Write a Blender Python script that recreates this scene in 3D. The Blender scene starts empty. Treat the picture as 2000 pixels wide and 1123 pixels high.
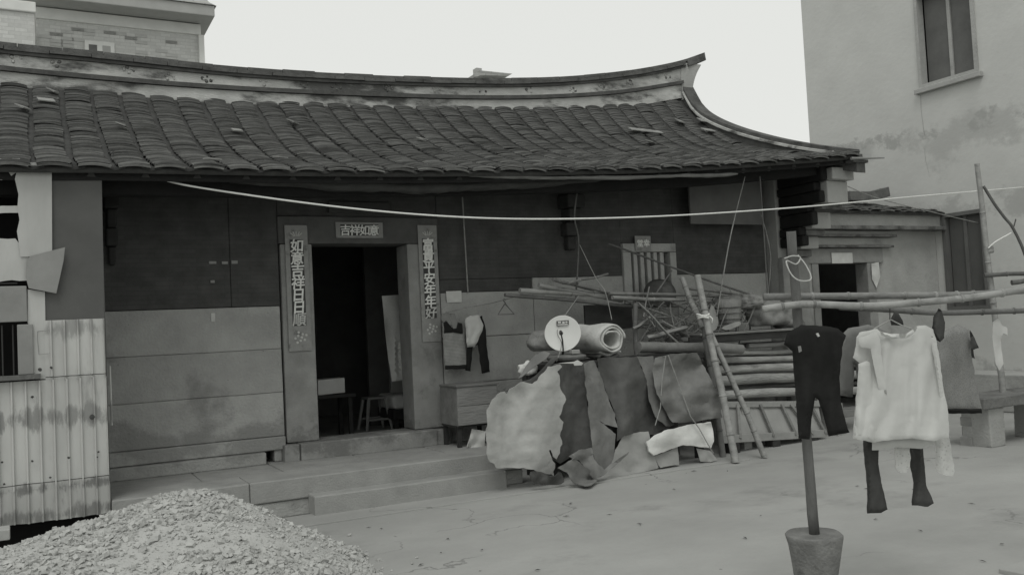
import bpy, bmesh, math, random
import numpy as np
from mathutils import Vector, Matrix, noise
from mathutils.geometry import delaunay_2d_cdt
random.seed(7)
S = bpy.context.scene
COL = S.collection

# ------------------------------------------------------------------ camera
H_EYE = 1.6
FPX, CXP, CYP = 1748.0, 1000.0, 561.5            # focal length and centre in photo pixels
YAW, PITCH, ROLL = math.radians(28.12), math.radians(2.46), math.radians(2.84)
FW = Vector((math.sin(YAW)*math.cos(PITCH), math.cos(YAW)*math.cos(PITCH), math.sin(PITCH)))
_r = Vector((math.cos(YAW), -math.sin(YAW), 0)); _u = _r.cross(FW)
RT = math.cos(ROLL)*_r - math.sin(ROLL)*_u
UP = math.cos(ROLL)*_u + math.sin(ROLL)*_r
EYE = Vector((0, 0, H_EYE))
cd = bpy.data.cameras.new('camera'); cam = bpy.data.objects.new('camera', cd); COL.objects.link(cam)
cd.sensor_width = 36.0; cd.lens = FPX/2000*36.0; cd.clip_start = .05; cd.clip_end = 600
cam.matrix_world = Matrix(((RT.x, UP.x, -FW.x, EYE.x), (RT.y, UP.y, -FW.y, EYE.y), (RT.z, UP.z, -FW.z, EYE.z), (0, 0, 0, 1)))
S.camera = cam

# ------------------------------------------------------------------ world (overcast) + sun
W = bpy.data.worlds.new('World'); S.world = W; W.use_nodes = True
nt = W.node_tree; bgn = nt.nodes['Background']
sky = nt.nodes.new('ShaderNodeTexSky'); sky.sky_type = 'NISHITA'; sky.sun_disc = False
SUN_EL, SUN_AZ = math.radians(58), math.radians(215)      # azimuth clockwise from +Y
sky.sun_elevation = SUN_EL; sky.sun_rotation = SUN_AZ
bw = nt.nodes.new('ShaderNodeRGBToBW'); nt.links.new(sky.outputs[0], bw.inputs[0])
mul = nt.nodes.new('ShaderNodeMath'); mul.operation = 'MULTIPLY'; mul.inputs[1].default_value = .010
nt.links.new(bw.outputs[0], mul.inputs[0])
addn = nt.nodes.new('ShaderNodeMath'); addn.operation = 'ADD'; addn.inputs[1].default_value = .76
nt.links.new(mul.outputs[0], addn.inputs[0])
hue = nt.nodes.new('ShaderNodeMix'); hue.data_type = 'RGBA'; hue.blend_type = 'MULTIPLY'; hue.inputs[0].default_value = 1
nt.links.new(addn.outputs[0], hue.inputs[6]); hue.inputs[7].default_value = (.985, 1, .965, 1)
nt.links.new(hue.outputs[2], bgn.inputs[0]); bgn.inputs[1].default_value = 1.0
ld = bpy.data.lights.new('sun', 'SUN'); ld.energy = .9; ld.angle = math.radians(25); ld.color = (1, .995, .97)
sun = bpy.data.objects.new('sun', ld); COL.objects.link(sun)
sdir = Vector((math.sin(SUN_AZ)*math.cos(SUN_EL), math.cos(SUN_AZ)*math.cos(SUN_EL), math.sin(SUN_EL)))
sun.rotation_euler = sdir.to_track_quat('Z', 'Y').to_euler(); sun.location = (0, 0, 30)
vs = S.view_settings; vs.view_transform = 'Standard'; vs.look = 'None'; vs.exposure = 0; vs.gamma = 1
vs.use_curve_mapping = False
S.cycles.use_denoising = True

# ------------------------------------------------------------------ photo pixel + plane -> point in the place
def ray(x, y): return FW + RT*((x-CXP)/FPX) - UP*((y-CYP)/FPX)
def ay(x, y, Y): d = ray(x, y); return EYE + d*(Y/d.y)
def ax(x, y, X): d = ray(x, y); return EYE + d*(X/d.x)
def az(x, y, Z): d = ray(x, y); return EYE + d*((Z-H_EYE)/d.z)
def ad(x, y, D): return EYE + ray(x, y)*D

# ------------------------------------------------------------------ materials
def tint(v): return (v*.99, v, v*.965, 1)
MATS = {}
def mat(name, g, g2=None, scale=5, rough=.85, bump=.15, bscale=None, stretch=(1, 1, 1), stain=None, sscale=1.2, sth=.55,
        rnd=0, spec=.25, bands=(), bdist=.02, cracks=None, wave=None, brick=None, speck=None, trans=0, local=False):
    m = bpy.data.materials.new(name); m.use_nodes = True; n = m.node_tree.nodes; l = m.node_tree.links
    b = n['Principled BSDF']; b.inputs['Roughness'].default_value = rough; b.inputs['Specular IOR Level'].default_value = spec
    g2 = g*.7 if g2 is None else g2
    if local:
        tc = n.new('ShaderNodeTexCoord'); co = tc.outputs['Object']
    else:
        geo = n.new('ShaderNodeNewGeometry'); co = geo.outputs['Position']
    mp = n.new('ShaderNodeMapping'); mp.inputs['Scale'].default_value = stretch; l.new(co, mp.inputs[0])
    nz = n.new('ShaderNodeTexNoise'); nz.inputs['Scale'].default_value = scale; nz.inputs['Detail'].default_value = 9; nz.inputs['Roughness'].default_value = .62
    l.new(mp.outputs[0], nz.inputs['Vector'])
    rp = n.new('ShaderNodeValToRGB'); rp.color_ramp.elements[0].position = .3; rp.color_ramp.elements[1].position = .7
    rp.color_ramp.elements[0].color = tint(g2); rp.color_ramp.elements[1].color = tint(g); l.new(nz.outputs[0], rp.inputs[0])
    out = rp.outputs[0]
    def mix(fac, a, bcol, mode='MIX'):
        x = n.new('ShaderNodeMix'); x.data_type = 'RGBA'; x.blend_type = mode
        if hasattr(fac, 'links'): l.new(fac, x.inputs[0])
        else: x.inputs[0].default_value = fac
        l.new(a, x.inputs[6])
        if hasattr(bcol, 'links'): l.new(bcol, x.inputs[7])
        else: x.inputs[7].default_value = bcol
        return x.outputs[2]
    def ramp(src, p0, p1, lo=0, hi=1):
        r = n.new('ShaderNodeMapRange'); r.inputs[1].default_value = p0; r.inputs[2].default_value = p1
        r.inputs[3].default_value = lo; r.inputs[4].default_value = hi; r.interpolation_type = 'SMOOTHSTEP'
        l.new(src, r.inputs[0]); return r.outputs[0]
    if brick:
        sc, bwid, bh, mort, dark, xz = brick
        bm_ = n.new('ShaderNodeMapping'); bm_.vector_type = 'POINT'
        bm_.inputs['Rotation'].default_value = (math.radians(90), 0, 0) if xz else (0, math.radians(90), math.radians(90))
        l.new(co, bm_.inputs[0])
        bt = n.new('ShaderNodeTexBrick'); bt.inputs['Scale'].default_value = sc; bt.inputs['Brick Width'].default_value = bwid
        bt.inputs['Row Height'].default_value = bh; bt.inputs['Mortar Size'].default_value = mort
        bt.inputs['Color1'].default_value = (1, 1, 1, 1); bt.inputs['Color2'].default_value = (.86, .86, .86, 1); bt.inputs['Mortar'].default_value = (dark, dark, dark, 1)
        l.new(bm_.outputs[0], bt.inputs['Vector']); out = mix(1, out, bt.outputs[0], 'MULTIPLY')
    if wave:                                          # fine ribs: (scale, direction, depth)
        wv = n.new('ShaderNodeTexWave'); wv.bands_direction = wave[1]; wv.inputs['Scale'].default_value = wave[0]; wv.inputs['Distortion'].default_value = wave[3] if len(wave) > 3 else .6
        l.new(co, wv.inputs['Vector']); out = mix(ramp(wv.outputs[1], 0, .6, wave[2], 0), out, tint(g2*.35))
    if stain is not None:
        sn = n.new('ShaderNodeTexNoise'); sn.inputs['Scale'].default_value = sscale; sn.inputs['Detail'].default_value = 10; sn.inputs['Roughness'].default_value = .68
        l.new(mp.outputs[0], sn.inputs['Vector'])
        out = mix(ramp(sn.outputs[0], sth, sth+.16, 0, .9), out, tint(stain))
    for z0, zw, th, col, bsc in bands:                # weathering tide-marks at a height of their own
        sx_ = n.new('ShaderNodeSeparateXYZ'); l.new(co, sx_.inputs[0])
        hz = n.new('ShaderNodeMath'); hz.operation = 'SUBTRACT'; hz.inputs[1].default_value = z0; l.new(sx_.outputs[2], hz.inputs[0])
        ab = n.new('ShaderNodeMath'); ab.operation = 'ABSOLUTE'; l.new(hz.outputs[0], ab.inputs[0])
        fall = ramp(ab.outputs[0], 0, zw, .26, 0)
        bz_ = n.new('ShaderNodeTexNoise'); bz_.inputs['Scale'].default_value = bsc; bz_.inputs['Detail'].default_value = 10; bz_.inputs['Roughness'].default_value = .7
        l.new(mp.outputs[0], bz_.inputs['Vector'])
        ad_ = n.new('ShaderNodeMath'); ad_.operation = 'ADD'; l.new(bz_.outputs[0], ad_.inputs[0]); l.new(fall, ad_.inputs[1])
        out = mix(ramp(ad_.outputs[0], th, th+.13, 0, .85), out, tint(col))
    if cracks:                                        # hairline cracks: (cell size, width, colour)
        dn = n.new('ShaderNodeTexNoise'); dn.inputs['Scale'].default_value = 1.6; dn.inputs['Detail'].default_value = 6; l.new(co, dn.inputs['Vector'])
        dm = n.new('ShaderNodeMix'); dm.data_type = 'RGBA'; dm.blend_type = 'LINEAR_LIGHT'; dm.inputs[0].default_value = .5; l.new(co, dm.inputs[6]); l.new(dn.outputs[1], dm.inputs[7])
        vc = n.new('ShaderNodeTexVoronoi'); vc.feature = 'DISTANCE_TO_EDGE'; vc.inputs['Scale'].default_value = cracks[0]; l.new(dm.outputs[2], vc.inputs['Vector'])
        gate = n.new('ShaderNodeTexNoise'); gate.inputs['Scale'].default_value = .7; l.new(co, gate.inputs['Vector'])
        gm_ = n.new('ShaderNodeMath'); gm_.operation = 'MULTIPLY'; l.new(ramp(vc.outputs[0], 0, cracks[1], .8, 0), gm_.inputs[0]); l.new(ramp(gate.outputs[0], .48, .6, 0, 1), gm_.inputs[1])
        out = mix(gm_.outputs[0], out, tint(cracks[2]))
    if speck is not None:
        sp = n.new('ShaderNodeTexVoronoi'); sp.inputs['Scale'].default_value = speck[0]; l.new(co, sp.inputs['Vector'])
        out = mix(ramp(sp.outputs['Distance'], speck[1]*.6, speck[1], .8, 0), out, tint(speck[2]))
    if rnd:
        oi = n.new('ShaderNodeObjectInfo'); rr = ramp(oi.outputs['Random'], 0, 1, 1-rnd, 1+rnd)
        cb = n.new('ShaderNodeCombineColor'); [l.new(rr, cb.inputs[i]) for i in range(3)]
        out = mix(1, out, cb.outputs[0], 'MULTIPLY')
    l.new(out, b.inputs['Base Color'])
    if bump:
        bn = n.new('ShaderNodeTexNoise'); bn.inputs['Scale'].default_value = bscale or scale*6; bn.inputs['Detail'].default_value = 8
        l.new(mp.outputs[0], bn.inputs['Vector'])
        bu = n.new('ShaderNodeBump'); bu.inputs['Strength'].default_value = bump; bu.inputs['Distance'].default_value = bdist
        l.new(bn.outputs[0], bu.inputs['Height']); l.new(bu.outputs[0], b.inputs['Normal'])
    if trans: b.inputs['Transmission Weight'].default_value = trans
    MATS[name] = m; return m

mat('concrete_pale', .42, .34, 1.5, bump=.25, bscale=26, stain=.30, sscale=2.5, sth=.52)
mat('concrete', .385, .30, .9, bump=.25, bscale=26, stain=.26, sscale=.7, sth=.53, stretch=(.8, 1.1, 1), speck=(2.2, .03, .15), cracks=(.42, .006, .17))
mat('step_stone', .34, .25, 4, bump=.3, bscale=60, stain=.2, sscale=1.5, sth=.6)
mat('block_stone', .40, .30, 3.5, bump=.5, bscale=38, stain=.21, sscale=1.1, sth=.53, rnd=.08, speck=(9, .05, .09), bands=((.62, .42, .64, .22, 1.5),), cracks=(.9, .008, .16))
mat('lintel_stone', .12, .08, 5, bump=.3, bscale=60)
mat('frame_stone', .31, .22, 5, bump=.3, bscale=60, stain=.15, sscale=2.0, sth=.6, bands=((.5, .35, .66, .16, 3),))
mat('dark_brick', .095, .06, 6, bump=.35, bscale=40, brick=(1, .26, .045, .004, .84, True), stain=.05, sscale=.9, sth=.55)
mat('eave_black', .022, .014, 7, bump=.3)
mat('dark_wood', .055, .03, 7, bump=.3, stretch=(.4, 1, 1))
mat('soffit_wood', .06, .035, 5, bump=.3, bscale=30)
mat('grey_wood', .27, .16, 9, bump=.4, stretch=(.25, 1, 1), rnd=.22)
mat('log_pale', .42, .22, 7, bump=.7, bdist=.03, stretch=(.3, 1.4, 1.4), rnd=.15, stain=.2, sscale=4, sth=.55)
mat('log_wood', .36, .18, 7, bump=.7, bdist=.03, stretch=(.3, 1.4, 1.4), rnd=.35, stain=.1, sscale=5, sth=.52)
mat('log_end', .30, .2, 30, bump=.4)
mat('bamboo', .31, .17, 10, bump=.25, stretch=(.5, 1, 1), rough=.6, rnd=.25, stain=.12, sscale=6, sth=.54)
mat('bamboo_dark', .17, .1, 10, bump=.2, rough=.7, rnd=.2)
mat('tile', .15, .06, 4.5, bump=.3, bscale=20, stretch=(.9, 8, 8), stain=.06, sscale=.5, sth=.54, rnd=.18)
mat('tile_edge', .25, .15, 8, bump=.3)
mat('tile_edge_mid', .17, .10, 8, bump=.3)
mat('tile_edge_dark', .105, .06, 8, bump=.3)
mat('tile_dark', .075, .045, 8, bump=.4)
mat('tile_pale', .33, .2, 9, bump=.3)
mat('ridge_cap', .15, .075, 7, bump=.5, bscale=45, stain=.05, sscale=3, sth=.55, rnd=.12)
mat('ridge_plaster', .60, .36, 4, bump=.4, bscale=50, stain=.06, sscale=1.7, sth=.47, stretch=(.6, 1, 1.6))
mat('ridge_moulding', .12, .06, 6, bump=.4)
mat('stucco', .60, .53, 1.6, bump=.2, bscale=14, stain=.46, sscale=1.1, sth=.60, stretch=(1, .8, 1), bands=((4.3, .8, .66, .44, 1.1), (4.45, .5, .73, .37, 3.2), (3.15, .5, .70, .42, 1.8), (.3, .9, .66, .36, 1.6)))
mat('stucco_old', .43, .33, 2.4, bump=.4, bscale=30, stain=.22, sscale=1.4, sth=.57)
mat('moss_stone', .22, .1, 5, bump=.5, stain=.06, sscale=3, sth=.5)
mat('clad', .64, .57, 14, bump=.2, brick=(1, .24, .085, .008, .82, True))
mat('clad_dark', .50, .44, 10, bump=.1)
mat('white_paint', .74, .66, 3, bump=.1)
mat('grey_plaster', .42, .36, 3, bump=.15)
mat('roof_grey', .42, .36, 8, bump=.3, brick=(1, .5, .2, .02, .7, True))
mat('glass', .10, .07, 1.5, rough=.12, bump=0, spec=.6)
mat('shutter', .15, .11, 3, rough=.55, bump=.1)
mat('frame_metal', .40, .34, 4, rough=.5, bump=.05)
mat('tin', .53, .41, 2.2, rough=.55, bump=.12, bscale=12, stain=.24, sscale=2.0, sth=.57, stretch=(1.6, 1, .45), spec=.4, rnd=.08, bands=((1.05, .20, .63, .22, 6), (.50, .10, .66, .18, 7), (.28, .14, .66, .2, 5), (1.75, .25, .70, .26, 4)))
mat('tin_grey', .30, .22, 3, rough=.6, bump=.1, stain=.16, sscale=2, sth=.55)  # plain darker grey for the patch, shutter board, window frame and drawn mark
mat('dark_board', .12, .095, 2.5, bump=.12)
mat('rust', .09, .05, 20, bump=.4)
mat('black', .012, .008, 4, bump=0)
mat('iron', .05, .035, 8, rough=.5)
mat('paper', .33, .25, 12, bump=.1, stain=.12, sscale=7, sth=.55)
mat('paper_dark', .075, .05, 9, bump=.1)
mat('ink_pale', .60, .48, 20, bump=0)
mat('ink_white', .86, .74, 20, bump=0)
mat('note', .62, .5, 9, bump=.1)
mat('hide', .44, .31, 3.0, bump=.5, bscale=9, bdist=.03, rough=.8, stain=.30, sscale=2.6, sth=.57)
mat('hide_dark', .12, .075, 4, bump=.5, bscale=9, bdist=.03, rough=.75, stain=.06, sscale=2.5, sth=.56)
mat('hide_mid', .215, .14, 4, bump=.5, bscale=9, bdist=.03, rough=.8, stain=.1, sscale=2.5, sth=.56)
mat('board_dull', .16, .12, 4, bump=.1, stain=.09, sscale=2, sth=.55)
mat('canvas', .225, .15, 5, bump=.6, bscale=8, bdist=.035, rough=.9, stain=.12, sscale=3, sth=.55)
mat('card', .35, .27, 4, bump=.2, stain=.2, sscale=3, sth=.58)
mat('foam', .68, .56, 5, bump=.25, stain=.4, sscale=4, sth=.58)
mat('quilt', .60, .46, 7, bump=.35, bscale=50, stain=.4, sscale=4, sth=.56)
mat('sack', .30, .22, 8, bump=.4, bscale=90, wave=(28, 'X', .35))
mat('straw', .30, .16, 22, bump=.6, stretch=(.4, 1, 1))
mat('dish', .70, .62, 3, rough=.45, bump=.03)
mat('plastic_grey', .30, .25, 4, rough=.5, bump=.05)
mat('shirt_white', .57, .49, 6, bump=.25, bscale=14, bdist=.012, stain=.56, sscale=4, sth=.58)
mat('shirt_grey', .24, .18, 6, bump=.25, bscale=14, bdist=.012)
mat('cloth_black', .026, .016, 5, bump=.5, bscale=12, bdist=.02, rough=.95, spec=.1)
mat('cloth_dark', .085, .055, 6, bump=.5, bscale=12, bdist=.02, rough=.95, spec=.1)
mat('check', .27, .22, 6, bump=.2, bscale=14, bdist=.012, speck=(150, .5, .17))
mat('lace', .60, .48, 30, bump=.1, speck=(55, .3, .38))
mat('knit', .36, .24, 14, bump=.1, wave=(20, 'Z', .5, .2))
mat('rope_white', .80, .7, 20, bump=.3)
mat('cord_white', .55, .42, 20, bump=.3)
mat('rope_grey', .34, .22, 20, bump=.3)
mat('gravel', .51, .33, 12, bump=.3, rnd=0, stain=.36, sscale=6, sth=.6)
mat('gravel_dust', .47, .38, 7, bump=.5, bscale=70)
mat('post_wood', .16, .09, 9, bump=.5, stretch=(1.3, 1.3, .25))
mat('mortar_stone', .23, .14, 9, bump=.5, bscale=50, stain=.08, sscale=4, sth=.55)
mat('leafdark', .09, .05, 9, bump=.2)
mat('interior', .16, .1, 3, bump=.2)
mat('indoor_pale', .75, .6, 4, bump=.2)  # even pale base tone for the towel, mattress and box indoors

# ------------------------------------------------------------------ mesh building
ORG = {}                                               # world origin of every object built here
class MB:
    def __init__(s): s.v = []; s.f = []
    def add(s, vs, fs):
        o = len(s.v); s.v += [Vector(p) for p in vs]; s.f += [tuple(i+o for i in f) for f in fs]; return s
    def box(s, a, b, rot=None, about=None):
        x0, y0, z0 = a; x1, y1, z1 = b
        vs = [Vector(p) for p in ((x0, y0, z0), (x1, y0, z0), (x1, y1, z0), (x0, y1, z0), (x0, y0, z1), (x1, y0, z1), (x1, y1, z1), (x0, y1, z1))]
        if rot is not None:
            c = Vector(about) if about is not None else sum(vs, Vector())/8
            vs = [c + rot @ (p-c) for p in vs]
        return s.add(vs, [(0, 3, 2, 1), (4, 5, 6, 7), (0, 1, 5, 4), (1, 2, 6, 5), (2, 3, 7, 6), (3, 0, 4, 7)])
    def prism(s, pts, off):                            # planar polygon (3D points) extruded by a vector
        n = len(pts); pts = [Vector(p) for p in pts]; off = Vector(off)
        nn = Vector((0, 0, 0))
        for i in range(n): nn += pts[i].cross(pts[(i+1) % n])
        if nn.dot(off) > 0: pts = pts[::-1]
        return s.add(pts + [p+off for p in pts], [tuple(range(n)), tuple(range(2*n-1, n-1, -1))] + [(i, i+n, (i+1) % n+n, (i+1) % n) for i in range(n)])
    def tube(s, pts, rad, n=8, cap=True, wob=0, flat=1.0):
        pts = [Vector(p) for p in pts]; m = len(pts)
        if not hasattr(rad, '__len__'): rad = [rad]*m
        o = len(s.v); t0 = (pts[1]-pts[0]).normalized(); side = t0.cross(Vector((0, 0, 1)))
        if side.length < .1: side = t0.cross(Vector((1, 0, 0)))
        side.normalize()
        for i, p in enumerate(pts):
            t = (pts[min(i+1, m-1)]-pts[max(i-1, 0)]).normalized()
            side = (side - t*side.dot(t)).normalized(); up = side.cross(t)
            for k in range(n):
                a = 2*math.pi*k/n; w = 1 + (wob*noise.noise(p*6 + Vector((k*1.7, 0, 0))) if wob else 0)
                s.v.append(p + (side*math.cos(a) + up*math.sin(a)*flat)*rad[i]*w)
        for i in range(m-1):
            for k in range(n):
                a = o+i*n+k; b = o+i*n+(k+1) % n; s.f.append((a, b, b+n, a+n))
        if cap:
            s.f.append(tuple(o+k for k in range(n-1, -1, -1))); s.f.append(tuple(o+(m-1)*n+k for k in range(n)))
        return s
    def lathe(s, c, prof, n=24, axis=Vector((0, 0, 1)), wob=0):
        c = Vector(c); axis = Vector(axis).normalized(); a0 = axis.orthogonal().normalized(); a1 = axis.cross(a0); o = len(s.v); m = len(prof)
        for r, h in prof:
            for k in range(n):
                a = 2*math.pi*k/n; w = 1+(wob*noise.noise(Vector((math.cos(a)*1.5, math.sin(a)*1.5, h*5)) + c*3) if wob else 0)
                s.v.append(c + axis*h + (a0*math.cos(a)+a1*math.sin(a))*r*w)
        for i in range(m-1):
            for k in range(n):
                a = o+i*n+k; b = o+i*n+(k+1) % n; s.f.append((a, b, b+n, a+n))
        s.f.append(tuple(o+k for k in range(n-1, -1, -1))); s.f.append(tuple(o+(m-1)*n+k for k in range(n)))
        return s
    def sweep(s, secs, closed=True):                   # list of equal-length cross sections
        o = len(s.v); n = len(secs[0])
        for sec in secs: s.v += [Vector(p) for p in sec]
        for i in range(len(secs)-1):
            for k in range(n if closed else n-1):
                a = o+i*n+k; b = o+i*n+(k+1) % n; s.f.append((a, b, b+n, a+n))
        if closed: s.f.append(tuple(o+k for k in range(n-1, -1, -1))); s.f.append(tuple(o+(len(secs)-1)*n+k for k in range(n)))
        return s
    def grid(s, nu, nv, fn):
        o = len(s.v)
        for j in range(nv+1):
            for i in range(nu+1): s.v.append(Vector(fn(i/nu, j/nv)))
        for j in range(nv):
            for i in range(nu):
                a = o+j*(nu+1)+i; s.f.append((a, a+1, a+nu+2, a+nu+1))
        return s
    def build(s, name, m, parent=None, smooth=False, bevel=0, solid=0, fix=True, origin=None, seg=2):
        me = bpy.data.meshes.new(name); vs = s.v
        if parent is not None: og = ORG[parent.name]
        elif origin is not None: og = Vector(origin)
        else:
            xs = [p.x for p in vs]; ys = [p.y for p in vs]; og = Vector(((min(xs)+max(xs))/2, (min(ys)+max(ys))/2, min(p.z for p in vs)))
        me.from_pydata([p-og for p in vs], [], s.f); me.update()
        if fix:
            bm = bmesh.new(); bm.from_mesh(me); bmesh.ops.recalc_face_normals(bm, faces=bm.faces); bm.to_mesh(me); bm.free()
        me.materials.append(MATS[m] if isinstance(m, str) else m)
        if smooth: me.polygons.foreach_set('use_smooth', [True]*len(me.polygons))
        ob = bpy.data.objects.new(name, me); COL.objects.link(ob)
        if parent is not None: ob.parent = parent; ORG[ob.name] = og
        else: ob.location = og; ORG[ob.name] = og
        if solid:
            md = ob.modifiers.new('s', 'SOLIDIFY'); md.thickness = solid; md.offset = 0
        if bevel:
            md = ob.modifiers.new('b', 'BEVEL'); md.width = bevel; md.segments = seg; md.limit_method = 'ANGLE'; md.angle_limit = math.radians(40)
        return ob
def tag(o, label, cat, group=None, kind=None):
    if label: o['label'] = label
    if cat: o['category'] = cat
    if group: o['group'] = group
    if kind: o['kind'] = kind
    return o
def thing(name, label, cat, loc, group=None):
    o = bpy.data.objects.new(name, None); COL.objects.link(o); o.location = loc; o.empty_display_size = .1; ORG[o.name] = Vector(loc)
    return tag(o, label, cat, group)
def struct(o): o['kind'] = 'structure'; return o
def stuff(o): o['kind'] = 'stuff'; return o
def box(name, a, b, m, parent=None, bevel=.006, rot=None, about=None):
    return MB().box(a, b, rot, about).build(name, m, parent, bevel=bevel)
def rough_block(a, b, amp=.006, div=4):
    """box with slightly uneven faces"""
    bm = bmesh.new(); bmesh.ops.create_cube(bm, size=1)
    bmesh.ops.subdivide_edges(bm, edges=bm.edges, cuts=div, use_grid_fill=True)
    mb = MB(); a = Vector(a); b = Vector(b); c = (a+b)/2; d = b-a
    vs = []
    for v in bm.verts:
        p = Vector((c.x+v.co.x*d.x, c.y+v.co.y*d.y, c.z+v.co.z*d.z)); vs.append(p + noise.noise_vector(p*3.1)*amp)
    mb.add(vs, [[v.index for v in f.verts] for f in bm.faces]); bm.free(); return mb
def inpoly(x, y, P):
    c = False; n = len(P)
    for i in range(n):
        x0, y0 = P[i]; x1, y1 = P[(i+1) % n]
        if (y0 > y) != (y1 > y) and x < (x1-x0)*(y-y0)/(y1-y0)+x0: c = not c
    return c
def edist(x, y, P):
    best = 1e9
    for i in range(len(P)):
        x0, y0 = P[i]; x1, y1 = P[(i+1) % len(P)]; dx, dy = x1-x0, y1-y0; L = dx*dx+dy*dy or 1
        t = max(0, min(1, ((x-x0)*dx+(y-y0)*dy)/L)); best = min(best, (x-x0-t*dx)**2+(y-y0-t*dy)**2)
    return math.sqrt(best)
def triangulate(P, step, rag=0, seed=0):
    out = []
    for i in range(len(P)):
        x0, y0 = P[i]; x1, y1 = P[(i+1) % len(P)]; L = math.hypot(x1-x0, y1-y0); k = max(1, int(L/step))
        for j in range(k):
            t = j/k; x, y = x0+(x1-x0)*t, y0+(y1-y0)*t
            if rag and j: nv = noise.noise(Vector((x*.07, y*.07, seed)))*rag; x += nv*(y1-y0)/L; y -= nv*(x1-x0)/L
            out.append((x, y))
    nb = len(out); pts = list(out)
    xs = [p[0] for p in P]; ys = [p[1] for p in P]; y = min(ys); r = 0
    while y < max(ys):
        x = min(xs)+(step/2 if r % 2 else 0)
        while x < max(xs):
            if inpoly(x, y, out) and edist(x, y, out) > step*.55: pts.append((x, y))
            x += step
        y += step*.87; r += 1
    vo, eo, fo, *_ = delaunay_2d_cdt([Vector(p) for p in pts], [(i, (i+1) % nb) for i in range(nb)], [], 1, 1e-4)
    return [(v.x, v.y) for v in vo], [tuple(f) for f in fo], out
def nz(x, y, s, fx, fy): return noise.noise(Vector((x*fx, y*fy, s*7.31)))
def crease(x, y, s, fx, fy):
    q = 0; a = 1.0
    for k in range(3):
        q += a*(1-2.2*abs(noise.noise(Vector((x*fx*(1.9**k)+.6*noise.noise(Vector((x*.01, y*.01, s))), y*fy*(1.9**k), s*3.1+k*9))))); a *= .5
    return q/1.75
def soften(P, k=1):
    for _ in range(k):
        Q = []
        for i in range(len(P)):
            (x0, y0), (x1, y1) = P[i], P[(i+1) % len(P)]; Q += [(x0*.78+x1*.22, y0*.78+y1*.22), (x0*.22+x1*.78, y0*.22+y1*.78)]
        P = Q
    return P
def sheet(name, P, fn, m, parent=None, thick=.008, step=9, rag=0, seed=0, smooth=True, soft=0):
    """a hanging or lying sheet: outline P, fn(x,y) gives the point in the place"""
    if soft: P = soften(P, soft)
    v, f, _ = triangulate(P, step, rag, seed)
    mb = MB(); mb.add([fn(x, y) for x, y in v], f)
    o = mb.build(name, m, parent, smooth=smooth, solid=thick, fix=True); md = o.modifiers.new('e', 'EDGE_SPLIT'); md.split_angle = math.radians(50); return o
def garment(name, P, D, m, parent=None, puff=.05, fold=.02, step=8, seed=0, edge=22, fx=.045, fy=.009):
    """a hung piece of clothing with a front and a back: D(x,y) = distance in metres"""
    v, f, out = triangulate(P, step, 1.6, seed); n = len(v); ymin = min(p[1] for p in P); ymax = max(p[1] for p in P)
    fr, bk = [], []
    ca, sa = math.cos(.22+seed*.1), math.sin(.22+seed*.1)
    for x, y in v:
        xr, yr = x*ca+y*sa*.35, y*ca-x*sa*.35
        w = min(1, edist(x, y, out)/edge); w = math.sqrt(w*(2-w)) if w > 0 else 0
        gr_ = .35+.65*min(1, (y-ymin)/max(1, ymax-ymin)*1.5)
        d = D(x, y) + fold*gr_*nz(x, y, seed, fx, fy) + fold*.45*gr_*crease(xr, yr, seed+3, fx*.9, fy*.6) + fold*.30*gr_*nz(x, y, seed+11, fx*2.4, fy*1.5) + fold*.06*crease(xr, yr, seed+13, .012, .022)
        fr.append(ad(x, y, d-puff*w*(.8+.5*nz(x, y, seed+5, .03, .01)))); bk.append(ad(x, y, d+puff*w*.8))
    mb = MB(); bd = [w for w in range(n) if edist(*v[w], out) < .2]
    bs = set(bd); vs = fr[:]; idx = {}
    for i in range(n):
        if i in bs: idx[i] = i
        else: idx[i] = len(vs); vs.append(bk[i])
    mb.add(vs, f + [tuple(idx[i] for i in t)[::-1] for t in f])
    o = mb.build(name, m, parent, smooth=True); md = o.modifiers.new('e', 'EDGE_SPLIT'); md.split_angle = math.radians(55); return o
def spl(tab, x):
    """smooth interpolation of a table [(x, y)...]"""
    xs = [t[0] for t in tab]
    if x <= xs[0]: i = 0
    elif x >= xs[-1]: i = len(xs)-2
    else: i = max(k for k in range(len(xs)-1) if xs[k] <= x)
    x0, y0 = tab[i]; x1, y1 = tab[i+1]; t = (x-x0)/(x1-x0)
    def sl(k):
        if k <= 0: return (tab[1][1]-tab[0][1])/(xs[1]-xs[0])
        if k >= len(xs)-1: return (tab[-1][1]-tab[-2][1])/(xs[-1]-xs[-2])
        return (tab[k+1][1]-tab[k-1][1])/(xs[k+1]-xs[k-1])
    if t < 0: return y0 + sl(i)*(x-x0)
    if t > 1: return y1 + sl(i+1)*(x-x1)
    h = x1-x0; a, b = sl(i)*h, sl(i+1)*h
    return (2*t**3-3*t*t+1)*y0 + (t**3-2*t*t+t)*a + (-2*t**3+3*t*t)*y1 + (t**3-t*t)*b
def text_mesh(ch, size, weight=.02):
    cu = bpy.data.curves.new('t', 'FONT'); cu.body = ch; cu.size = size; cu.align_x = 'CENTER'; cu.align_y = 'CENTER'; cu.extrude = .001; cu.bevel_depth = weight*size; cu.bevel_resolution = 0
    cu.resolution_u = 3
    o = bpy.data.objects.new('t', cu); COL.objects.link(o)
    dg = bpy.context.evaluated_depsgraph_get(); me = bpy.data.meshes.new_from_object(o.evaluated_get(dg))
    bpy.data.objects.remove(o); bpy.data.curves.remove(cu); return me
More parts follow.
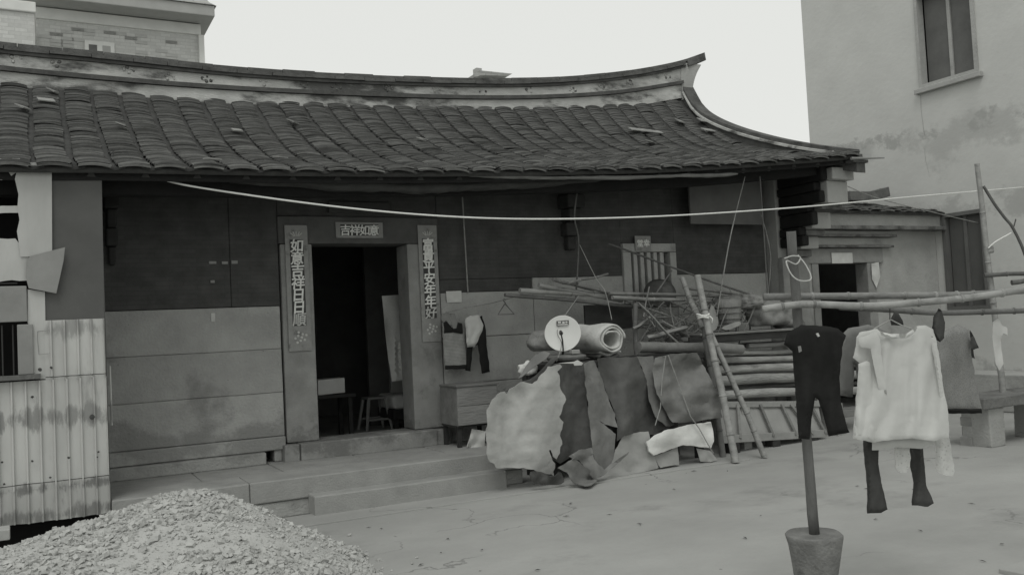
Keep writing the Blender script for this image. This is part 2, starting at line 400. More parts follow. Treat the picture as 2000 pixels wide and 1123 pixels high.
def char(ch, at, size, m, parent, name='character', sx=1.0, rot=None, weight=.02, slant=0):
    me = text_mesh(ch, size, weight); me.materials.clear(); me.materials.append(MATS[m]); me.name = name
    if len(me.vertices):
        co = [v.co.copy() for v in me.vertices]
        cx = (min(c.x for c in co)+max(c.x for c in co))/2; cy = (min(c.y for c in co)+max(c.y for c in co))/2
        for v, c in zip(me.vertices, co): v.co = (c.x-cx+slant*(c.y-cy), c.y-cy+slant*.4*(c.x-cx), c.z)
    o = bpy.data.objects.new(name, me); COL.objects.link(o); o.parent = parent
    o.location = Vector(at)-ORG[parent.name]; o.rotation_euler = rot or (math.radians(90), 0, 0); o.scale = (sx, 1, 1); return o
#SECTION2
# ================================================================== the setting
struct(MB().add([(-150, -120, 0), (150, -120, 0), (150, 180, 0), (-150, 180, 0)], [(0, 1, 2, 3)]).build('ground', 'concrete'))
struct(MB().box((1.9, 7.56, -.1), (6.9, 8.02, .016)).build('apron', 'concrete', bevel=.004))
# poured-slab seam, a slightly proud pale strip running to the house
_a, _b = az(1052, 966, 0), az(1420, 1040, 0)
_n = (_b-_a).cross(Vector((0, 0, 1))).normalized()*.07
0 and struct(MB().add([_a-_n+Vector((0, 0, .004)), _b-_n*.6+Vector((0, 0, .004)), _b+_n*.6+Vector((0, 0, .004)), _a+_n+Vector((0, 0, .004))], [(0, 1, 2, 3)]).build('ground_seam', 'concrete_pale'))

# ---- platform and steps
YW = 9.3                                               # front plane of the house wall
PF, PZ = 8.08, .34                                     # platform front and height
st = thing('stone_steps', 'low granite platform and step leading to the open doorway', 'steps', (3.0, 7.95, 0))
def slab(parent, x0, x1, y0, y1, z0, z1, name='slab', m='step_stone', amp=.004):
    return rough_block((x0, y0, z0), (x1, y1, z1), amp, 5).build(name, m, parent, bevel=.012)
slab(st, 2.14, 4.06, 7.9, 8.30, 0, .183, 'step')
for x0, x1 in ((.52, 1.62), (1.624, 4.35)): slab(st, x0, x1, PF, 8.56, .15, PZ)          # kerb slabs of the platform
for x0, x1 in ((.52, .9), (.904, 2.2), (2.204, 4.35)): slab(st, x0, x1, PF+.02, 8.5, 0, .146, 'base_slab', 'block_stone')
for x0, x1 in ((.52, 1.3), (1.306, 2.04), (2.046, 2.9), (2.906, 3.7), (3.706, 4.35)):
    slab(st, x0, x1, 8.566, 9.45, .2, PZ-.003+random.uniform(-.003, .003), 'paving_slab')

# ================================================================== the old house
hs = thing('old_house', 'old tile-roofed house with upswept ridge and dark open doorway', 'house', (4.5, YW, 0))
def wall_rect(name, x0, x1, z0, z1, m, y=YW, d=.25, bevel=.008, amp=0):
    if amp: return rough_block((x0, y, z0), (x1, y+d, z1), amp, 4).build(name, m, hs, bevel=bevel)
    return box(name, (x0, y, z0), (x1, y+d, z1), m, hs, bevel)
XL = -2.5
# left bay: stone slabs under dark brick
for z0, z1, y in ((1.487, 1.925, YW-.012), (1.043, 1.4845, YW-.015), (.598, 1.0405, YW-.012)):
    wall_rect('stone_block', .30, 2.235, z0, z1, 'block_stone', y, .25, .007, .004)
wall_rect('plinth', .2, 2.235, .46, .594, 'block_stone', YW-.05, .3, .01, .004)
wall_rect('plinth', .2, 2.02, .335, .455, 'block_stone', YW-.12, .3, .012, .004)
wall_rect('brick_wall', XL, 1.7525, 1.93, 3.42, 'dark_brick', YW, .25)
wall_rect('brick_wall', 1.754, 2.24, 1.93, 3.42, 'dark_brick', YW-.006, .25)
wall_rect('wall', XL, .296, 0, 1.926, 'dark_brick', YW+.01, .24)
# doorway of dressed stone
DX0, DX1, DT, DB = 2.59, 3.66, 2.565, .51
for x0, x1 in ((2.255, DX0), (DX1, 4.03)):
    wall_rect('door_jamb', x0, x1, DB+.005, DT+.0, 'frame_stone', YW-.03, .34, .01, .004)
wall_rect('door_lintel', 2.24, 4.04, DT+.004, 2.86, 'lintel_stone', YW-.028, .34, .01, .004)
wall_rect('brick_wall', 2.244, 4.04, 2.864, 3.42, 'dark_brick', YW, .25)
slab(hs, 2.36, 3.87, YW-.16, YW+.3, .33, DB, 'threshold', 'frame_stone')
for x0, x1 in ((2.20, 2.355), (3.875, 4.05)): slab(hs, x0, x1, YW-.13, YW+.2, .33, DB-.005, 'jamb_base', 'frame_stone')
for x0, x1 in ((2.12, 2.2),): slab(hs, x0, x1, YW-.03, YW+.2, .34, .594, 'jamb_base', 'block_stone')
# right bay: stone below, dark brick above, with a barred window
WX0, WX1, WZ0, WZ1 = 6.56, 7.40, 1.75, 2.57
wall_rect('brick_wall', 4.044, WX0-.002, 2.165, 3.5, 'dark_brick')
wall_rect('brick_wall', WX1+.002, 9.0, 2.165, 3.6, 'dark_brick')
wall_rect('brick_wall', WX0-.002, WX1+.002, WZ1+.003, 3.55, 'dark_brick', YW+.004)
wall_rect('brick_wall', 4.044, 5.24, 2.015, 2.163, 'dark_brick', YW+.003)
for x0, x1, z0, z1 in ((4.044, 5.24, 1.50, 2.01), (5.246, WX0-.004, 1.50, 2.16), (WX1+.004, 9.0, 1.50, 2.16),
                       (4.044, 5.9, .98, 1.494), (5.906, 7.4, .98, 1.494), (7.406, 9.0, .98, 1.494), (4.044, 6.3, .3, .974), (6.306, 9.0, .3, .974)):
    wall_rect('stone_block', x0, x1, z0, z1, 'block_stone', YW-.014, .25, .007, .004)
wall_rect('wall', WX0-.003, WX1+.003, 1.498, WZ0-.003, 'block_stone', YW-.012, .25)
wall_rect('wall', 4.044, 9.0, 0, .296, 'block_stone', YW, .25)
wn = wall_rect('window_frame', WX0, WX1, WZ1-.11, WZ1, 'stucco_old', YW-.04, .2)
wall_rect('window_frame', WX0, WX0+.12, WZ0, WZ1-.113, 'stucco_old', YW-.04, .2)
wall_rect('window_frame', WX1-.1, WX1, WZ0, WZ1-.113, 'stucco_old', YW-.04, .2)
for i in range(5):
    x = WX0+.172+i*.105
    wall_rect('window_bar', x, x+.06, WZ0+.002, WZ1-.114, 'stucco_old', YW-.02, .1)
wall_rect('window_dark', WX0+.05, WX1-.05, WZ0, WZ1-.05, 'black', YW+.17, .02, 0)  # black sheet stands in for the unlit space behind the bars
# rear and side walls, interior of the hall
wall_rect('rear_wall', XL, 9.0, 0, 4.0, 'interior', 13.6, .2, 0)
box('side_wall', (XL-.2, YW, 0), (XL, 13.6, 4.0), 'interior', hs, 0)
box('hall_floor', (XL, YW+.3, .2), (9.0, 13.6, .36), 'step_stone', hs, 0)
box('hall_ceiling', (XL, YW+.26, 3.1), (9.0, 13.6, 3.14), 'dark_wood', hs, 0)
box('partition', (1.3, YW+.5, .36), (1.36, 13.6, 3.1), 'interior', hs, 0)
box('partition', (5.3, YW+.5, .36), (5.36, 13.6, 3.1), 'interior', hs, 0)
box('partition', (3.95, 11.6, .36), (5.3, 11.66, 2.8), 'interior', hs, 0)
# gable wall with its stepped corbels towards the courtyard
GX0, GX1 = 9.05, 9.5
def eave_z(x): return spl(EAVE, x)
EAVE = [(-2.5, 3.08), (-.21, 3.07), (.52, 3.09), (2.32, 3.125), (3.77, 3.175), (6.31, 3.31), (8.74, 3.53), (9.6, 3.625)]
TOPZ = [(-2.5, 4.60), (-.27, 4.52), (1.05, 4.50), (1.95, 4.49), (3.39, 4.55), (5.18, 4.65), (6.81, 4.79), (8.58, 5.0), (9.2, 5.1)]
EY, TY = 8.0, 10.95
def prof(t): return .56*t+.44*t**2.3
def roof_z(x, y):
    t = (y-EY)/(TY-EY); e = eave_z(x); w = max(0, min(1, (x-3.5)/5.7)); w = w*w*(3-2*w)
    return e + (spl(TOPZ, x)-e)*((prof(t)*(1-w)+w*(.42*t+.58*t**4)) if t > 0 else t*.5)
gm = MB(); ys = [9.12+i*(13.8-9.12)/14 for i in range(15)]
def gtop(y): return roof_z(9.3, min(y, 2*TY-y))-.2
gm.sweep([[(GX0, y, 0), (GX1, y, 0), (GX1, y, gtop(y)), (GX0, y, gtop(y))] for y in ys])
gm.build('gable_wall', 'stucco_old', hs)
slab(hs, GX0-.02, GX1+.02, 9.02, 9.117, 0, 2.35, 'pilaster', 'frame_stone')
for i, (z0, z1, y0) in enumerate(((2.354, 2.45, 8.96), (2.454, 2.62, 8.84), (2.624, 2.70, 8.72), (2.704, 2.93, 8.62), (2.934, 3.0, 8.42), (3.004, 3.30, 8.32))):
    slab(hs, GX0+.15, GX1+.03+.01*i, y0, 9.118, z0, z1, 'corbel', 'stucco_old' if i in (1, 3, 5) else 'moss_stone')
slab(hs, GX0+.15, GX1+.1, 8.22, 9.118, 3.304, 3.46, 'corbel', 'stucco_old')
for z0, z1, y0 in ((3.30, 3.54, 8.3), (3.18, 3.295, 8.42), (3.02, 3.175, 8.36), (2.92, 3.015, 8.55), (2.74, 2.915, 8.5), (2.62, 2.735, 8.72), (2.48, 2.615, 8.68)):
    box('shade_bracket', (GX0+.02+random.uniform(0, .05), y0, z0), (GX0+.148, 9.10, z1), 'eave_black', hs, .02)  # carved bracket shapes, coloured near black for the eave's shade on the gable
# ---- roof deck, fascia, eave beam, rafters
def rake_x(y): return 9.55-(y-8)*.15
dk = MB(); NX = 60
def deck(u, v): 
    y = EY+.05+v*(TY+.1-EY-.05); x = XL-.2+u*(rake_x(y)-.02-XL+.2); return (x, y, roof_z(x, y)-.05)
dk.grid(NX, 14, deck)
dk.build('roof_deck', 'tile_dark', hs, smooth=True, solid=.05)
bk = MB().grid(30, 6, lambda u, v: (XL-.2+u*(9.05-XL+.2), TY+.1+v*3.1, roof_z(XL-.2+u*(9.05-XL+.2), TY)-.05-v*1.35))
bk.build('rear_roof', 'tile_dark', hs, solid=.08)
fb = MB(); secs = []
for i in range(61):
    x = XL-.2+i/60*(9.60-XL+.2); z = eave_z(x)
    secs.append([(x, EY+.12, z-.11), (x, EY+.15, z-.11), (x, EY+.15, z-.02), (x, EY+.12, z-.02)])
fb.sweep(secs).build('eave_board', 'eave_black', hs)
bs = []
for i in range(61):
    x = XL-.2+i/60*(9.3-XL+.2); z = eave_z(x)-.03
    bs.append([(x, EY+.38, z-.16), (x, EY+.54, z-.16), (x, EY+.54, z), (x, EY+.38, z)])
MB().sweep(bs).build('eave_beam', 'eave_black', hs)
x = XL
while x < 9.4:
    p0 = Vector((x, EY+.12, roof_z(x, EY+.12)-.115)); p1 = Vector((x, YW+.2, roof_z(x, YW+.2)-.115))
    MB().tube([p0, p1], .035, 6).build('rafter', 'soffit_wood', hs); x += .42
# ---- roof tiles: columns of thinly lapped arched tiles
TW, TL, TH, TR = .246, .17, .013, .016
def tile_mesh(full=True, seg=6):
    v, f = [], []
    for zoff in (0, -TH):
        for yy in (0, TL):
            for k in range(seg+1):
                q = k/seg*2-1; wf = 1-.06*(yy > 0)
                v.append((q*TW/2*wf, yy, TR*(1-q*q)+zoff))
    n = seg+1
    for k in range(seg):
        f.append((k, k+1, n+k+1, n+k)); f.append((2*n+k, k+2*n, k, k)[:0] or (2*n+k, 2*n+k+1, k+1, k))
        if full: f.append((2*n+k, 3*n+k, 3*n+k+1, 2*n+k+1)); f.append((n+k, n+k+1, 3*n+k+1, 3*n+k))
    f.append((0, n, 3*n, 2*n)); f.append((seg, 2*n+seg, 3*n+seg, n+seg))
    return v, f
tv, tf = tile_mesh()
tm = bpy.data.meshes.new('tile'); tm.from_pydata(tv, [], tf); tm.materials.append(MATS['tile']); tm.update()
EDGES = ('tile_edge', 'tile_edge_mid', 'tile_edge_dark'); tms = []
for e_ in EDGES:
    q_ = tm.copy(); q_.materials.append(MATS[e_]); tms.append(q_)
    for p_ in q_.polygons:
        if p_.normal.y < -.7: p_.material_index = 1
tm = tms[1]
tv2, tf2 = tile_mesh(False, 5)
SP = .297
ncol = 0; tiles = []
def rake_x(y): return 9.55-(y-8)*.15
rng = random.Random(3)
for c in range(-4, 34):
    xc = -.135+c*SP
    if xc > 9.5: break
    y = EY; i = 0; drift = rng.uniform(0, 9)
    lift = 0
    for q_ in range(2):
        x = xc+.030*noise.noise(Vector((c*3.3, y*.9, 0)))+rng.uniform(-.012, .012)
        if x < rake_x(y)-.14: tiles.append((x, y-.012*q_+rng.uniform(-.008, .006), roof_z(x, y)+.002-.014*q_, .12+rng.uniform(-.03, .03), rng.uniform(-.03, .03), rng.uniform(-.06, .06), c))
    while y < TY-.05:
        x = xc + .030*noise.noise(Vector((c*3.3, y*.9, 0))) + rng.uniform(-.007, .007)
        if x > rake_x(y)-.14: y += .05; continue
        if rng.random() < .03: lift = rng.uniform(.004, .018)
        lift *= .72
        slope = math.atan2(roof_z(x, y+.1)-roof_z(x, y), .1)
        side = math.atan2(roof_z(x+.1, y)-roof_z(x-.1, y), .2)
        tilt = slope-.25+rng.uniform(-.07, .07)
        nx = .044+rng.uniform(-.016, .014)
        if rng.random() > .012 or i < 3:
            tiles.append((x, y, roof_z(x, y)+.018+lift+.012*noise.noise(Vector((c*1.7, y*1.4, 5))), tilt, -side+rng.uniform(-.03, .03), rng.uniform(-.05, .05), c))
        y += nx*math.cos(slope); i += 1
def tmat(t):
    return Matrix.Translation(t[:3]) @ Matrix.Rotation(t[5], 4, 'Z') @ Matrix.Rotation(t[4], 4, 'Y') @ Matrix.Rotation(t[3], 4, 'X')
near = sorted([t for t in tiles if t[0] > -.30], key=lambda t: (t[0]-0)**2+(t[1])**2)
near = near[:295]; ns = set(id(t) for t in near)
for t in near:
    o = bpy.data.objects.new('roof_tile', tms[rng.choices((0, 1, 2), (2, 5, 4))[0]]); COL.objects.link(o); o.parent = hs
    o.matrix_local = Matrix.Translation(-ORG['old_house']) @ tmat(t)
mb = MB()
for t in tiles:
    if id(t) in ns: continue
    M_ = tmat(t); mb.add([M_ @ Vector(p) for p in tv2], tf2)
rt_ = stuff(mb.build('roof_tiles', 'tile', hs, fix=False)); [rt_.data.materials.append(MATS[e_]) for e_ in EDGES]; nf = len(tf2)
front = [1 if all(tv2[i][1] < .001 for i in f) else 0 for f in tf2]
mi = []
for _ in range(len(rt_.data.polygons)//nf):
    k_ = rng.choices((1, 2, 3), (2, 5, 4))[0]; mi += [k_ if q_ else 0 for q_ in front]
rt_.data.polygons.foreach_set('material_index', mi)
# trough tiles between the columns
mb = MB()
for c in range(-4, 34):
    xc = -.135+(c+.5)*SP; y = EY+.02
    while y < TY-.05:
        x = xc+.03*noise.noise(Vector((c*3.3, y*.9, 0)))
        if x < rake_x(y)-.05:
            M_ = Matrix.Translation((x+rng.uniform(-.01, .01), y, roof_z(x, y)-.036)) @ Matrix.Rotation(math.atan2(roof_z(x, y+.1)-roof_z(x, y), .1)-.14+rng.uniform(-.04, .04), 4, 'X')
            mb.add([M_ @ Vector(p) for p in ((-.08, 0, .02), (0, 0, 0), (.08, 0, .02), (-.08, .14, .02), (0, .14, 0), (.08, .14, .02), (-.08, 0, .008), (0, 0, -.012), (.08, 0, .008))],
                   [(0, 1, 4, 3), (1, 2, 5, 4), (6, 7, 1, 0), (7, 8, 2, 1)])
        y += .085+rng.uniform(-.02, .02)
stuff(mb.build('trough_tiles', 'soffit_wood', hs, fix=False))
# loose pale tiles and shards lying on the roof
for px, py, w, rz in ((90, 196, .16, .2), (45, 210, .12, .9), (238, 245, .1, 1.2), (463, 255, .1, .1), (103, 178, .1, 1.0), (572, 238, .11, .8), (1262, 256, .62, .12), (1385, 255, .26, .2), (1272, 278, .16, .6), (1330, 238, .24, .5), (1373, 236, .2, .3), (415, 352-40, .12, .3), (548, 308, .1, .3), (825, 272, .09, .4)):
    best = None
    for k in range(200):
        y = 7.9+k*.016; p = ay(px, py, y)
        if p.z < roof_z(p.x, p.y)+.07: best = p; break
    if best is None: continue
    p = best; sl = math.atan2(roof_z(p.x, p.y+.1)-roof_z(p.x, p.y), .1)
    R = Matrix.Rotation(rz, 3, 'Z') @ Matrix.Rotation(sl-.1, 3, 'X')
    MB().box(p+Vector((-w/2, -.05, 0)), p+Vector((w/2, .06, .012)), R).build('loose_tile', 'tile_pale', hs)
# ---- ridge
RTOP = [(-2.7, 5.02), (-.26, 4.91), (.75, 4.90), (1.98, 4.875), (3.37, 4.90), (5.24, 5.0), (6.55, 5.12), (7.81, 5.32), (8.8, 5.55), (9.48, 5.77), (9.62, 5.83)]
RBOT = [(-2.7, 4.72), (-.27, 4.64), (.74, 4.62), (1.97, 4.62), (3.36, 4.66), (5.23, 4.75), (6.53, 4.86), (7.79, 5.03), (8.87, 5.25), (9.2, 5.33)]
RY = 11.0
def strip(name, xa, xb, zlo, zhi, y0, y1, m, n=50, bevel=0, parent=hs):
    secs = []
    for i in range(n+1):
        x = xa+(xb-xa)*i/n; lo, hi = zlo(x), zhi(x); w = .004*noise.noise(Vector((x*5, y0, 1)))
        secs.append([(x, y0+w, lo), (x, y1, lo), (x, y1, hi), (x, y0+w, hi)])
    return MB().sweep(secs).build(name, m, parent, bevel=bevel)
rt = lambda x: spl(RTOP, x)
rb = lambda x: spl(RBOT, x)
strip('ridge_wall', XL-.2, 9.02, lambda x: rb(x)-.01, lambda x: rt(x)-.10, RY-.12, RY+.12, 'ridge_plaster', 80)
strip('ridge_moulding', XL-.2, 9.0, lambda x: rb(x)-.045, lambda x: rb(x)+.005, RY-.17, RY+.17, 'ridge_moulding', 80)
strip('ridge_moulding', XL-.2, 9.08, lambda x: rt(x)-.125, lambda x: rt(x)-.09, RY-.155, RY+.155, 'ridge_moulding', 80)
strip('ridge_foot', XL-.2, 8.98, lambda x: rb(x)-.26, lambda x: rb(x)-.05, RY-.135, RY+.135, 'ridge_plaster', 80)
x = XL-.2; rr = random.Random(5)
while x < 9.05:
    L = rr.uniform(.36, .44); x1 = min(x+L, 9.1)
    for lay in (0, 1):
        xa, xb = x+lay*.13, x1+lay*.13-.006; off = rr.uniform(-.008, .008); dz = rr.uniform(-.004, .004)
        strip('ridge_tile', xa, min(xb, 9.13), (lambda x, l=lay, d=dz: rt(x)-.088+l*.047+d), (lambda x, l=lay, d=dz: rt(x)-.045+l*.045+d), RY-.18+lay*.035+off, RY+.18-lay*.035, 'ridge_cap', 3)
    x = x1
# plaster relief flowers and leaves along the ridge wall
rr2 = random.Random(8); x = -.6
while x < 8.8:
    zc_0 = (rb(x)+rt(x)-.1)/2+rr2.uniform(-.02, .02); kk = rr2.choice((3, 5, 6))
    for q in range(kk):
        a_ = q*2*math.pi/kk+rr2.random(); r_ = rr2.uniform(.03, .045)
        MB().lathe((x+math.cos(a_)*r_*1.4, RY-.118, zc_0+math.sin(a_)*r_*.8), [(.004, -.004), (rr2.uniform(.014, .026), .002), (.010, .010), (.002, .012)], 7, axis=(0, -1, 0), wob=.3).build('plaster_relief', 'ridge_plaster' if rr2.random() < .6 else 'moss_stone', hs, smooth=True)
    x += rr2.uniform(.38, .75)
# swallowtail tip
sec = []
for i in range(13):
    t = i/12; xx = 9.12+t*.40; z = rt(xx)+.015*t; th = .13*(1-t)+.135*t; w = .17*(1-t)+.12*t
    sec.append([(xx, RY-w, z-th), (xx, RY+w, z-th), (xx, RY+w*.8, z), (xx, RY-w*.8, z)])
MB().sweep(sec).build('ridge_tip', 'ridge_cap', hs, bevel=.008)
sec = []
for i in range(9):
    t = i/8; z = 4.98+t*.60; xx = 9.17+.02*t+.22*t**2.2; w = .15-.02*t
    sec.append([(8.98, RY-w, z), (xx, RY-w, z), (xx, RY+w, z), (8.98, RY+w, z)])
MB().sweep(sec).build('ridge_end', 'stucco_old', hs, bevel=.01)
# ---- curved rake along the right end
RK = []
for px, py in ((1350, 178), (1362, 200), (1384, 221), (1430, 243), (1500, 264), (1580, 280), (1674, 292)):
    d = ray(px, py); n_ = Vector((3, .45, 0)); t = (Vector((9.55, 8, 0))-EYE).dot(n_)/d.dot(n_); RK.append(EYE+d*t)
yk = [(p.y, p.z) for p in RK][::-1]
def rk(y): return spl(yk, y)
def rake(name, y0, y1, dz0, dz1, w0, w1, m, n=40):
    secs = []
    for i in range(n+1):
        y = y0+(y1-y0)*i/n; x = 9.55-(y-8)*.15; z = rk(y)
        secs.append([(x+w0, y, z+dz0), (x+w1, y, z+dz0), (x+w1, y, z+dz1), (x+w0, y, z+dz1)])
    return MB().sweep(secs).build(name, m, hs, bevel=.006)
rake('rake_cap', 8.12, 11.0, -.055, 0, -.13, .09, 'ridge_cap')
rake('rake_plaster', 8.06, 11.0, -.10, -.056, -.16, .06, 'ridge_plaster')
rake('rake_base', 8.02, 11.05, -.30, -.101, -.12, .04, 'ridge_moulding')
for i in range(3):
    slab(hs, 9.34, 9.62-.03*i, 7.99+.05*i, 8.3, 3.49+.045*i, 3.53+.045*i, 'corner_tile', 'ridge_cap')
MB().tube([(9.3, 7.99, 3.53), (9.85, 7.93, 3.55)], [.02, .008], 6).build('wood_splinter', 'grey_wood', hs)
# ---- dark carved brackets under the eave
def bracket(px, py0, py1, wid, y=YW-.2):
    a = ay(px, py0, y); b = ay(px, py1, y); n = 5
    for i in range(n):
        z1 = a.z+(b.z-a.z)*i/n; z0 = a.z+(b.z-a.z)*(i+1)/n; w = wid*(1-.10*i)*(1+(.25 if i % 2 else -.1)); d = .30-.05*i
        MB().box((a.x-w/2, YW-d, z0), (a.x+w/2, YW+.02, z1-.004)).build('bracket', 'dark_wood', hs, bevel=.02, seg=3)
bracket(1120, 352, 486, .22); bracket(216, 335, 515, .12)
bracket(1556, 352, 430, .25)
# faded signboard above the lintel
sb = ay(650, 402, YW-.02)
wall_rect('name_board', ay(640, 400, YW).x, ay(760, 400, YW).x, 2.90, 3.02, 'paper_dark', YW-.035, .03, .003)
# ================================================================== paper on the house front
def couplet(name, label, px0, py0, px1, py1, text, wcx):
    a = ay(px0, py0, YW-.04); b = ay(px1, py1, YW-.04); x0, x1, z0, z1 = min(a.x, b.x), max(a.x, b.x), b.z, a.z
    t = thing(name, label, 'couplet', ((x0+x1)/2, YW-.04, z0))
    w = x1-x0; y = YW-.044
    box('paper', (x0, y-.003, z0), (x1, y+.004, z1), 'paper', t, 0)
    box('inner_panel', (x0+w*.20, y-.0055, z0+.26), (x1-w*.20, y-.0032, z1-.15), 'paper_dark', t, 0)
    n = len(text); h = (z1-.15-z0-.26)/n
    for i, ch in enumerate(text):
        char(ch, ((x0+x1)/2, y-.0085, z1-.15-h*(i+.5)), h*1.12, 'ink_white' if i < n-1 else 'ink_pale', t, sx=1.0, weight=.025, slant=.08)
    # printed ornaments: canopy at the top, bowl of flowers at the foot
    cx = (x0+x1)/2
    for k in range(5):
        a0 = (k-2)*.5; MB().tube([(cx+math.sin(a0)*w*.30, y-.006, z1-.10+math.cos(a0)*.035), (cx+math.sin(a0)*w*.12, y-.006, z1-.115)], .006, 5).build('ornament', 'ink_pale', t)
    for k in range(9):
        a0 = k*2.4; r = w*.30*math.sqrt((k+.5)/9); MB().lathe((cx+math.cos(a0)*r, y-.004, z0+.14+math.sin(a0)*r*.9), [(.001, 0), (.014, .001), (.012, .004), (.001, .005)], 7, axis=(0, -1, 0)).build('ornament', 'ink_pale', t)
    return t
couplet('couplet', 'paper couplet strip with pale characters on the left door jamb', 555, 440, 609, 684, '如意吉祥日日順', 0)
couplet('couplet', 'paper couplet strip with pale characters on the right door jamb', 815, 440, 862, 666, '富貴平安年年好', 0)
a, b = ay(655, 434, YW-.04), ay(748, 465, YW-.04)
t = thing('lintel_scroll', 'small paper banner with four characters on the door lintel', 'banner', ((a.x+b.x)/2, YW-.04, b.z))
box('paper', (a.x, YW-.046, b.z), (b.x, YW-.036, a.z), 'paper', t, 0)
box('inner_panel', (a.x+.05, YW-.0485, b.z+.025), (b.x-.05, YW-.0462, a.z-.025), 'paper_dark', t, 0)
for i, ch in enumerate('吉祥如意'):
    char(ch, (a.x+.05+(b.x-a.x-.1)*(i+.5)/4, YW-.051, (a.z+b.z)/2), .12, 'ink_white', t, weight=.022, slant=.06)
a, b = ay(1240, 461, YW-.06), ay(1272, 489, YW-.06)
t = thing('window_scroll', 'little paper square with two white characters above the barred window', 'banner', ((a.x+b.x)/2, YW-.06, b.z))
box('paper', (a.x, YW-.06, b.z), (b.x, YW-.048, a.z), 'paper', t, 0)
for i, ch in enumerate('堂幸'):
    char(ch, (a.x+(b.x-a.x)*(.3+.42*i), YW-.063, (a.z+b.z)/2), .10, 'ink_white', t, weight=.02)
def note(label, px0, py0, px1, py1, Y, cat='paper note', m='note'):
    def fn(x, y): return ay(x, y, Y-.006+.012*nz(x, y, 2, .05, .05))
    return tag(sheet('paper_note', [(px0, py0+1), (px1, py0), (px1+1, py1-1), (px0+2, py1)], fn, m, thick=.002, step=6), label, cat)
note('blank white paper pasted on the wall above the hung vest', 871, 568, 901, 591, YW-.02)
# scraps of old paper on the dark left wall
for i, (px, py, w, h) in enumerate(((408, 511, 14, 5), (433, 511, 12, 5), (452, 509, 12, 6), (411, 548, 8, 5), (412, 612, 8, 16))):
    a, b = ay(px, py, YW-.003), ay(px+w, py+h, YW-.003)
    rough_block((a.x, YW-.02, b.z), (b.x, YW+.003, a.z), .006, 2).build('paper_scrap', 'paper' if i != 4 else 'ink_pale', hs)
# board hung under the eave on the right
a, b = ay(1340, 352, 9.1), ay(1487, 440, 9.1)
tag(box('hanging_board', (a.x, 9.05, b.z), (b.x, 9.08, a.z+.12), 'board_dull', None, .004), 'plain grey board hung high under the right end of the eave', 'board')
# tarpaulin rolled up under the eave
def roll(label, pts, rad, m, Y):
    P = [ay(x, y, Y) for x, y in pts]; N = 40; out = []; rd = []
    for i in range(N+1):
        s = i/N*(len(P)-1); k = min(int(s), len(P)-2); q = P[k].lerp(P[k+1], s-k); out.append(q + noise.noise_vector(q*2.2)*.012); rd.append(rad*(.75+.5*abs(noise.noise(q*1.3)))*(1 if 0 < i < N else .5))
    return tag(MB().tube(out, rd, 12, wob=.5, flat=.8).build('rolled_tarpaulin', m, smooth=True), label, 'tarpaulin')
roll('dark tarpaulin roll sagging under the eave above the doorway', ((430, 345), (620, 358), (820, 368), (1000, 362), (1180, 346)), .075, 'cloth_dark', 8.30)
roll('paler tarpaulin roll tied along the eave right of the doorway', ((905, 341), (1040, 347), (1160, 349), (1290, 345), (1440, 339)), .030, 'canvas', 8.10)
# bare bulb under the eave
b = ay(222, 336, 8.5)
t = thing('light_bulb', 'bare bulb hanging under the eave at the left corner', 'bulb', b)
MB().lathe(b-Vector((0, 0, .03)), [(.004, -.03), (.024, -.016), (.03, 0), (.022, .022), (.013, .034)], 14).build('glass_bulb', 'white_paint', t, smooth=True)
MB().lathe(b, [(.014, .004), (.016, .03), (.006, .045)], 10).build('socket', 'iron', t)
MB().tube([b+Vector((0, 0, .04)), b+Vector((0, 0, .2))], .004, 5).build('cord', 'iron', t)

# ================================================================== inside the doorway
def stool(px, py, z0, hgt, label):
    c = az(px, py, z0); t = thing('stool', label, 'stool', c)
    w, w2 = .11, .17
    MB().box(c+Vector((-w-.02, -w-.02, hgt-.03)), c+Vector((w+.02, w+.02, hgt))).build('seat', 'plastic_grey', t, bevel=.012)
    for sx in (-1, 1):
        for sy in (-1, 1):
            p1 = c+Vector((sx*w, sy*w, hgt-.03)); p0 = c+Vector((sx*w2, sy*w2, 0))
            MB().tube([p0, p1], [.018, .024], 6).build('leg', 'plastic_grey', t)
    for sy in (-1, 1):
        MB().tube([c+Vector((-w2*.9, sy*w2*.9, hgt*.32)), c+Vector((w2*.9, sy*w2*.9, hgt*.32))], .014, 6).build('stretcher', 'plastic_grey', t)
stool(733, 838, .36, .42, 'small four-legged stool just inside the dark doorway')
fn = lambda x, y: ay(x, y, 10.25+.05*nz(x, y, 3, .12, .01))
tag(sheet('towel', [(746, 578), (778, 576), (781, 650), (786, 742), (766, 745), (758, 700), (752, 640)], fn, 'indoor_pale', thick=.006, step=6), 'long pale towel hanging inside the doorway', 'towel')
a = ay(752, 640, 11.2); b = ay(806, 782, 11.2)
t = thing('bed', 'bed end with pale cover at the right inside the doorway', 'bed', ((a.x+b.x)/2, 11.1, .36))
box('headboard', (a.x+.1, 11.35, .36), (b.x+.4, 11.42, a.z-.05), 'grey_plaster', t)
MB().box((a.x-.1, 10.75, .62), (b.x+.4, 11.35, .80)).build('mattress', 'indoor_pale', t, bevel=.05, seg=3)
box('bed_frame', (a.x-.1, 10.75, .5), (b.x+.4, 11.35, .615), 'dark_wood', t)
for xx, yy in ((a.x-.08, 10.77), (b.x+.33, 10.77)): box('leg', (xx, yy, .36), (xx+.06, yy+.06, .5), 'dark_wood', t)
a = ay(618, 742, 10.6); b = ay(672, 766, 10.6)
t = thing('low_table', 'low dark table on the left inside the doorway', 'table', (2.9, 10.7, .36))
box('tabletop', (a.x-.35, 10.45, b.z-.05), (b.x+.1, 11.0, b.z-.01), 'dark_wood', t)
for xx in (a.x-.3, b.x+.02):
    for yy in (10.5, 10.9): box('leg', (xx, yy, .36), (xx+.05, yy+.05, b.z-.052), 'dark_wood', t)
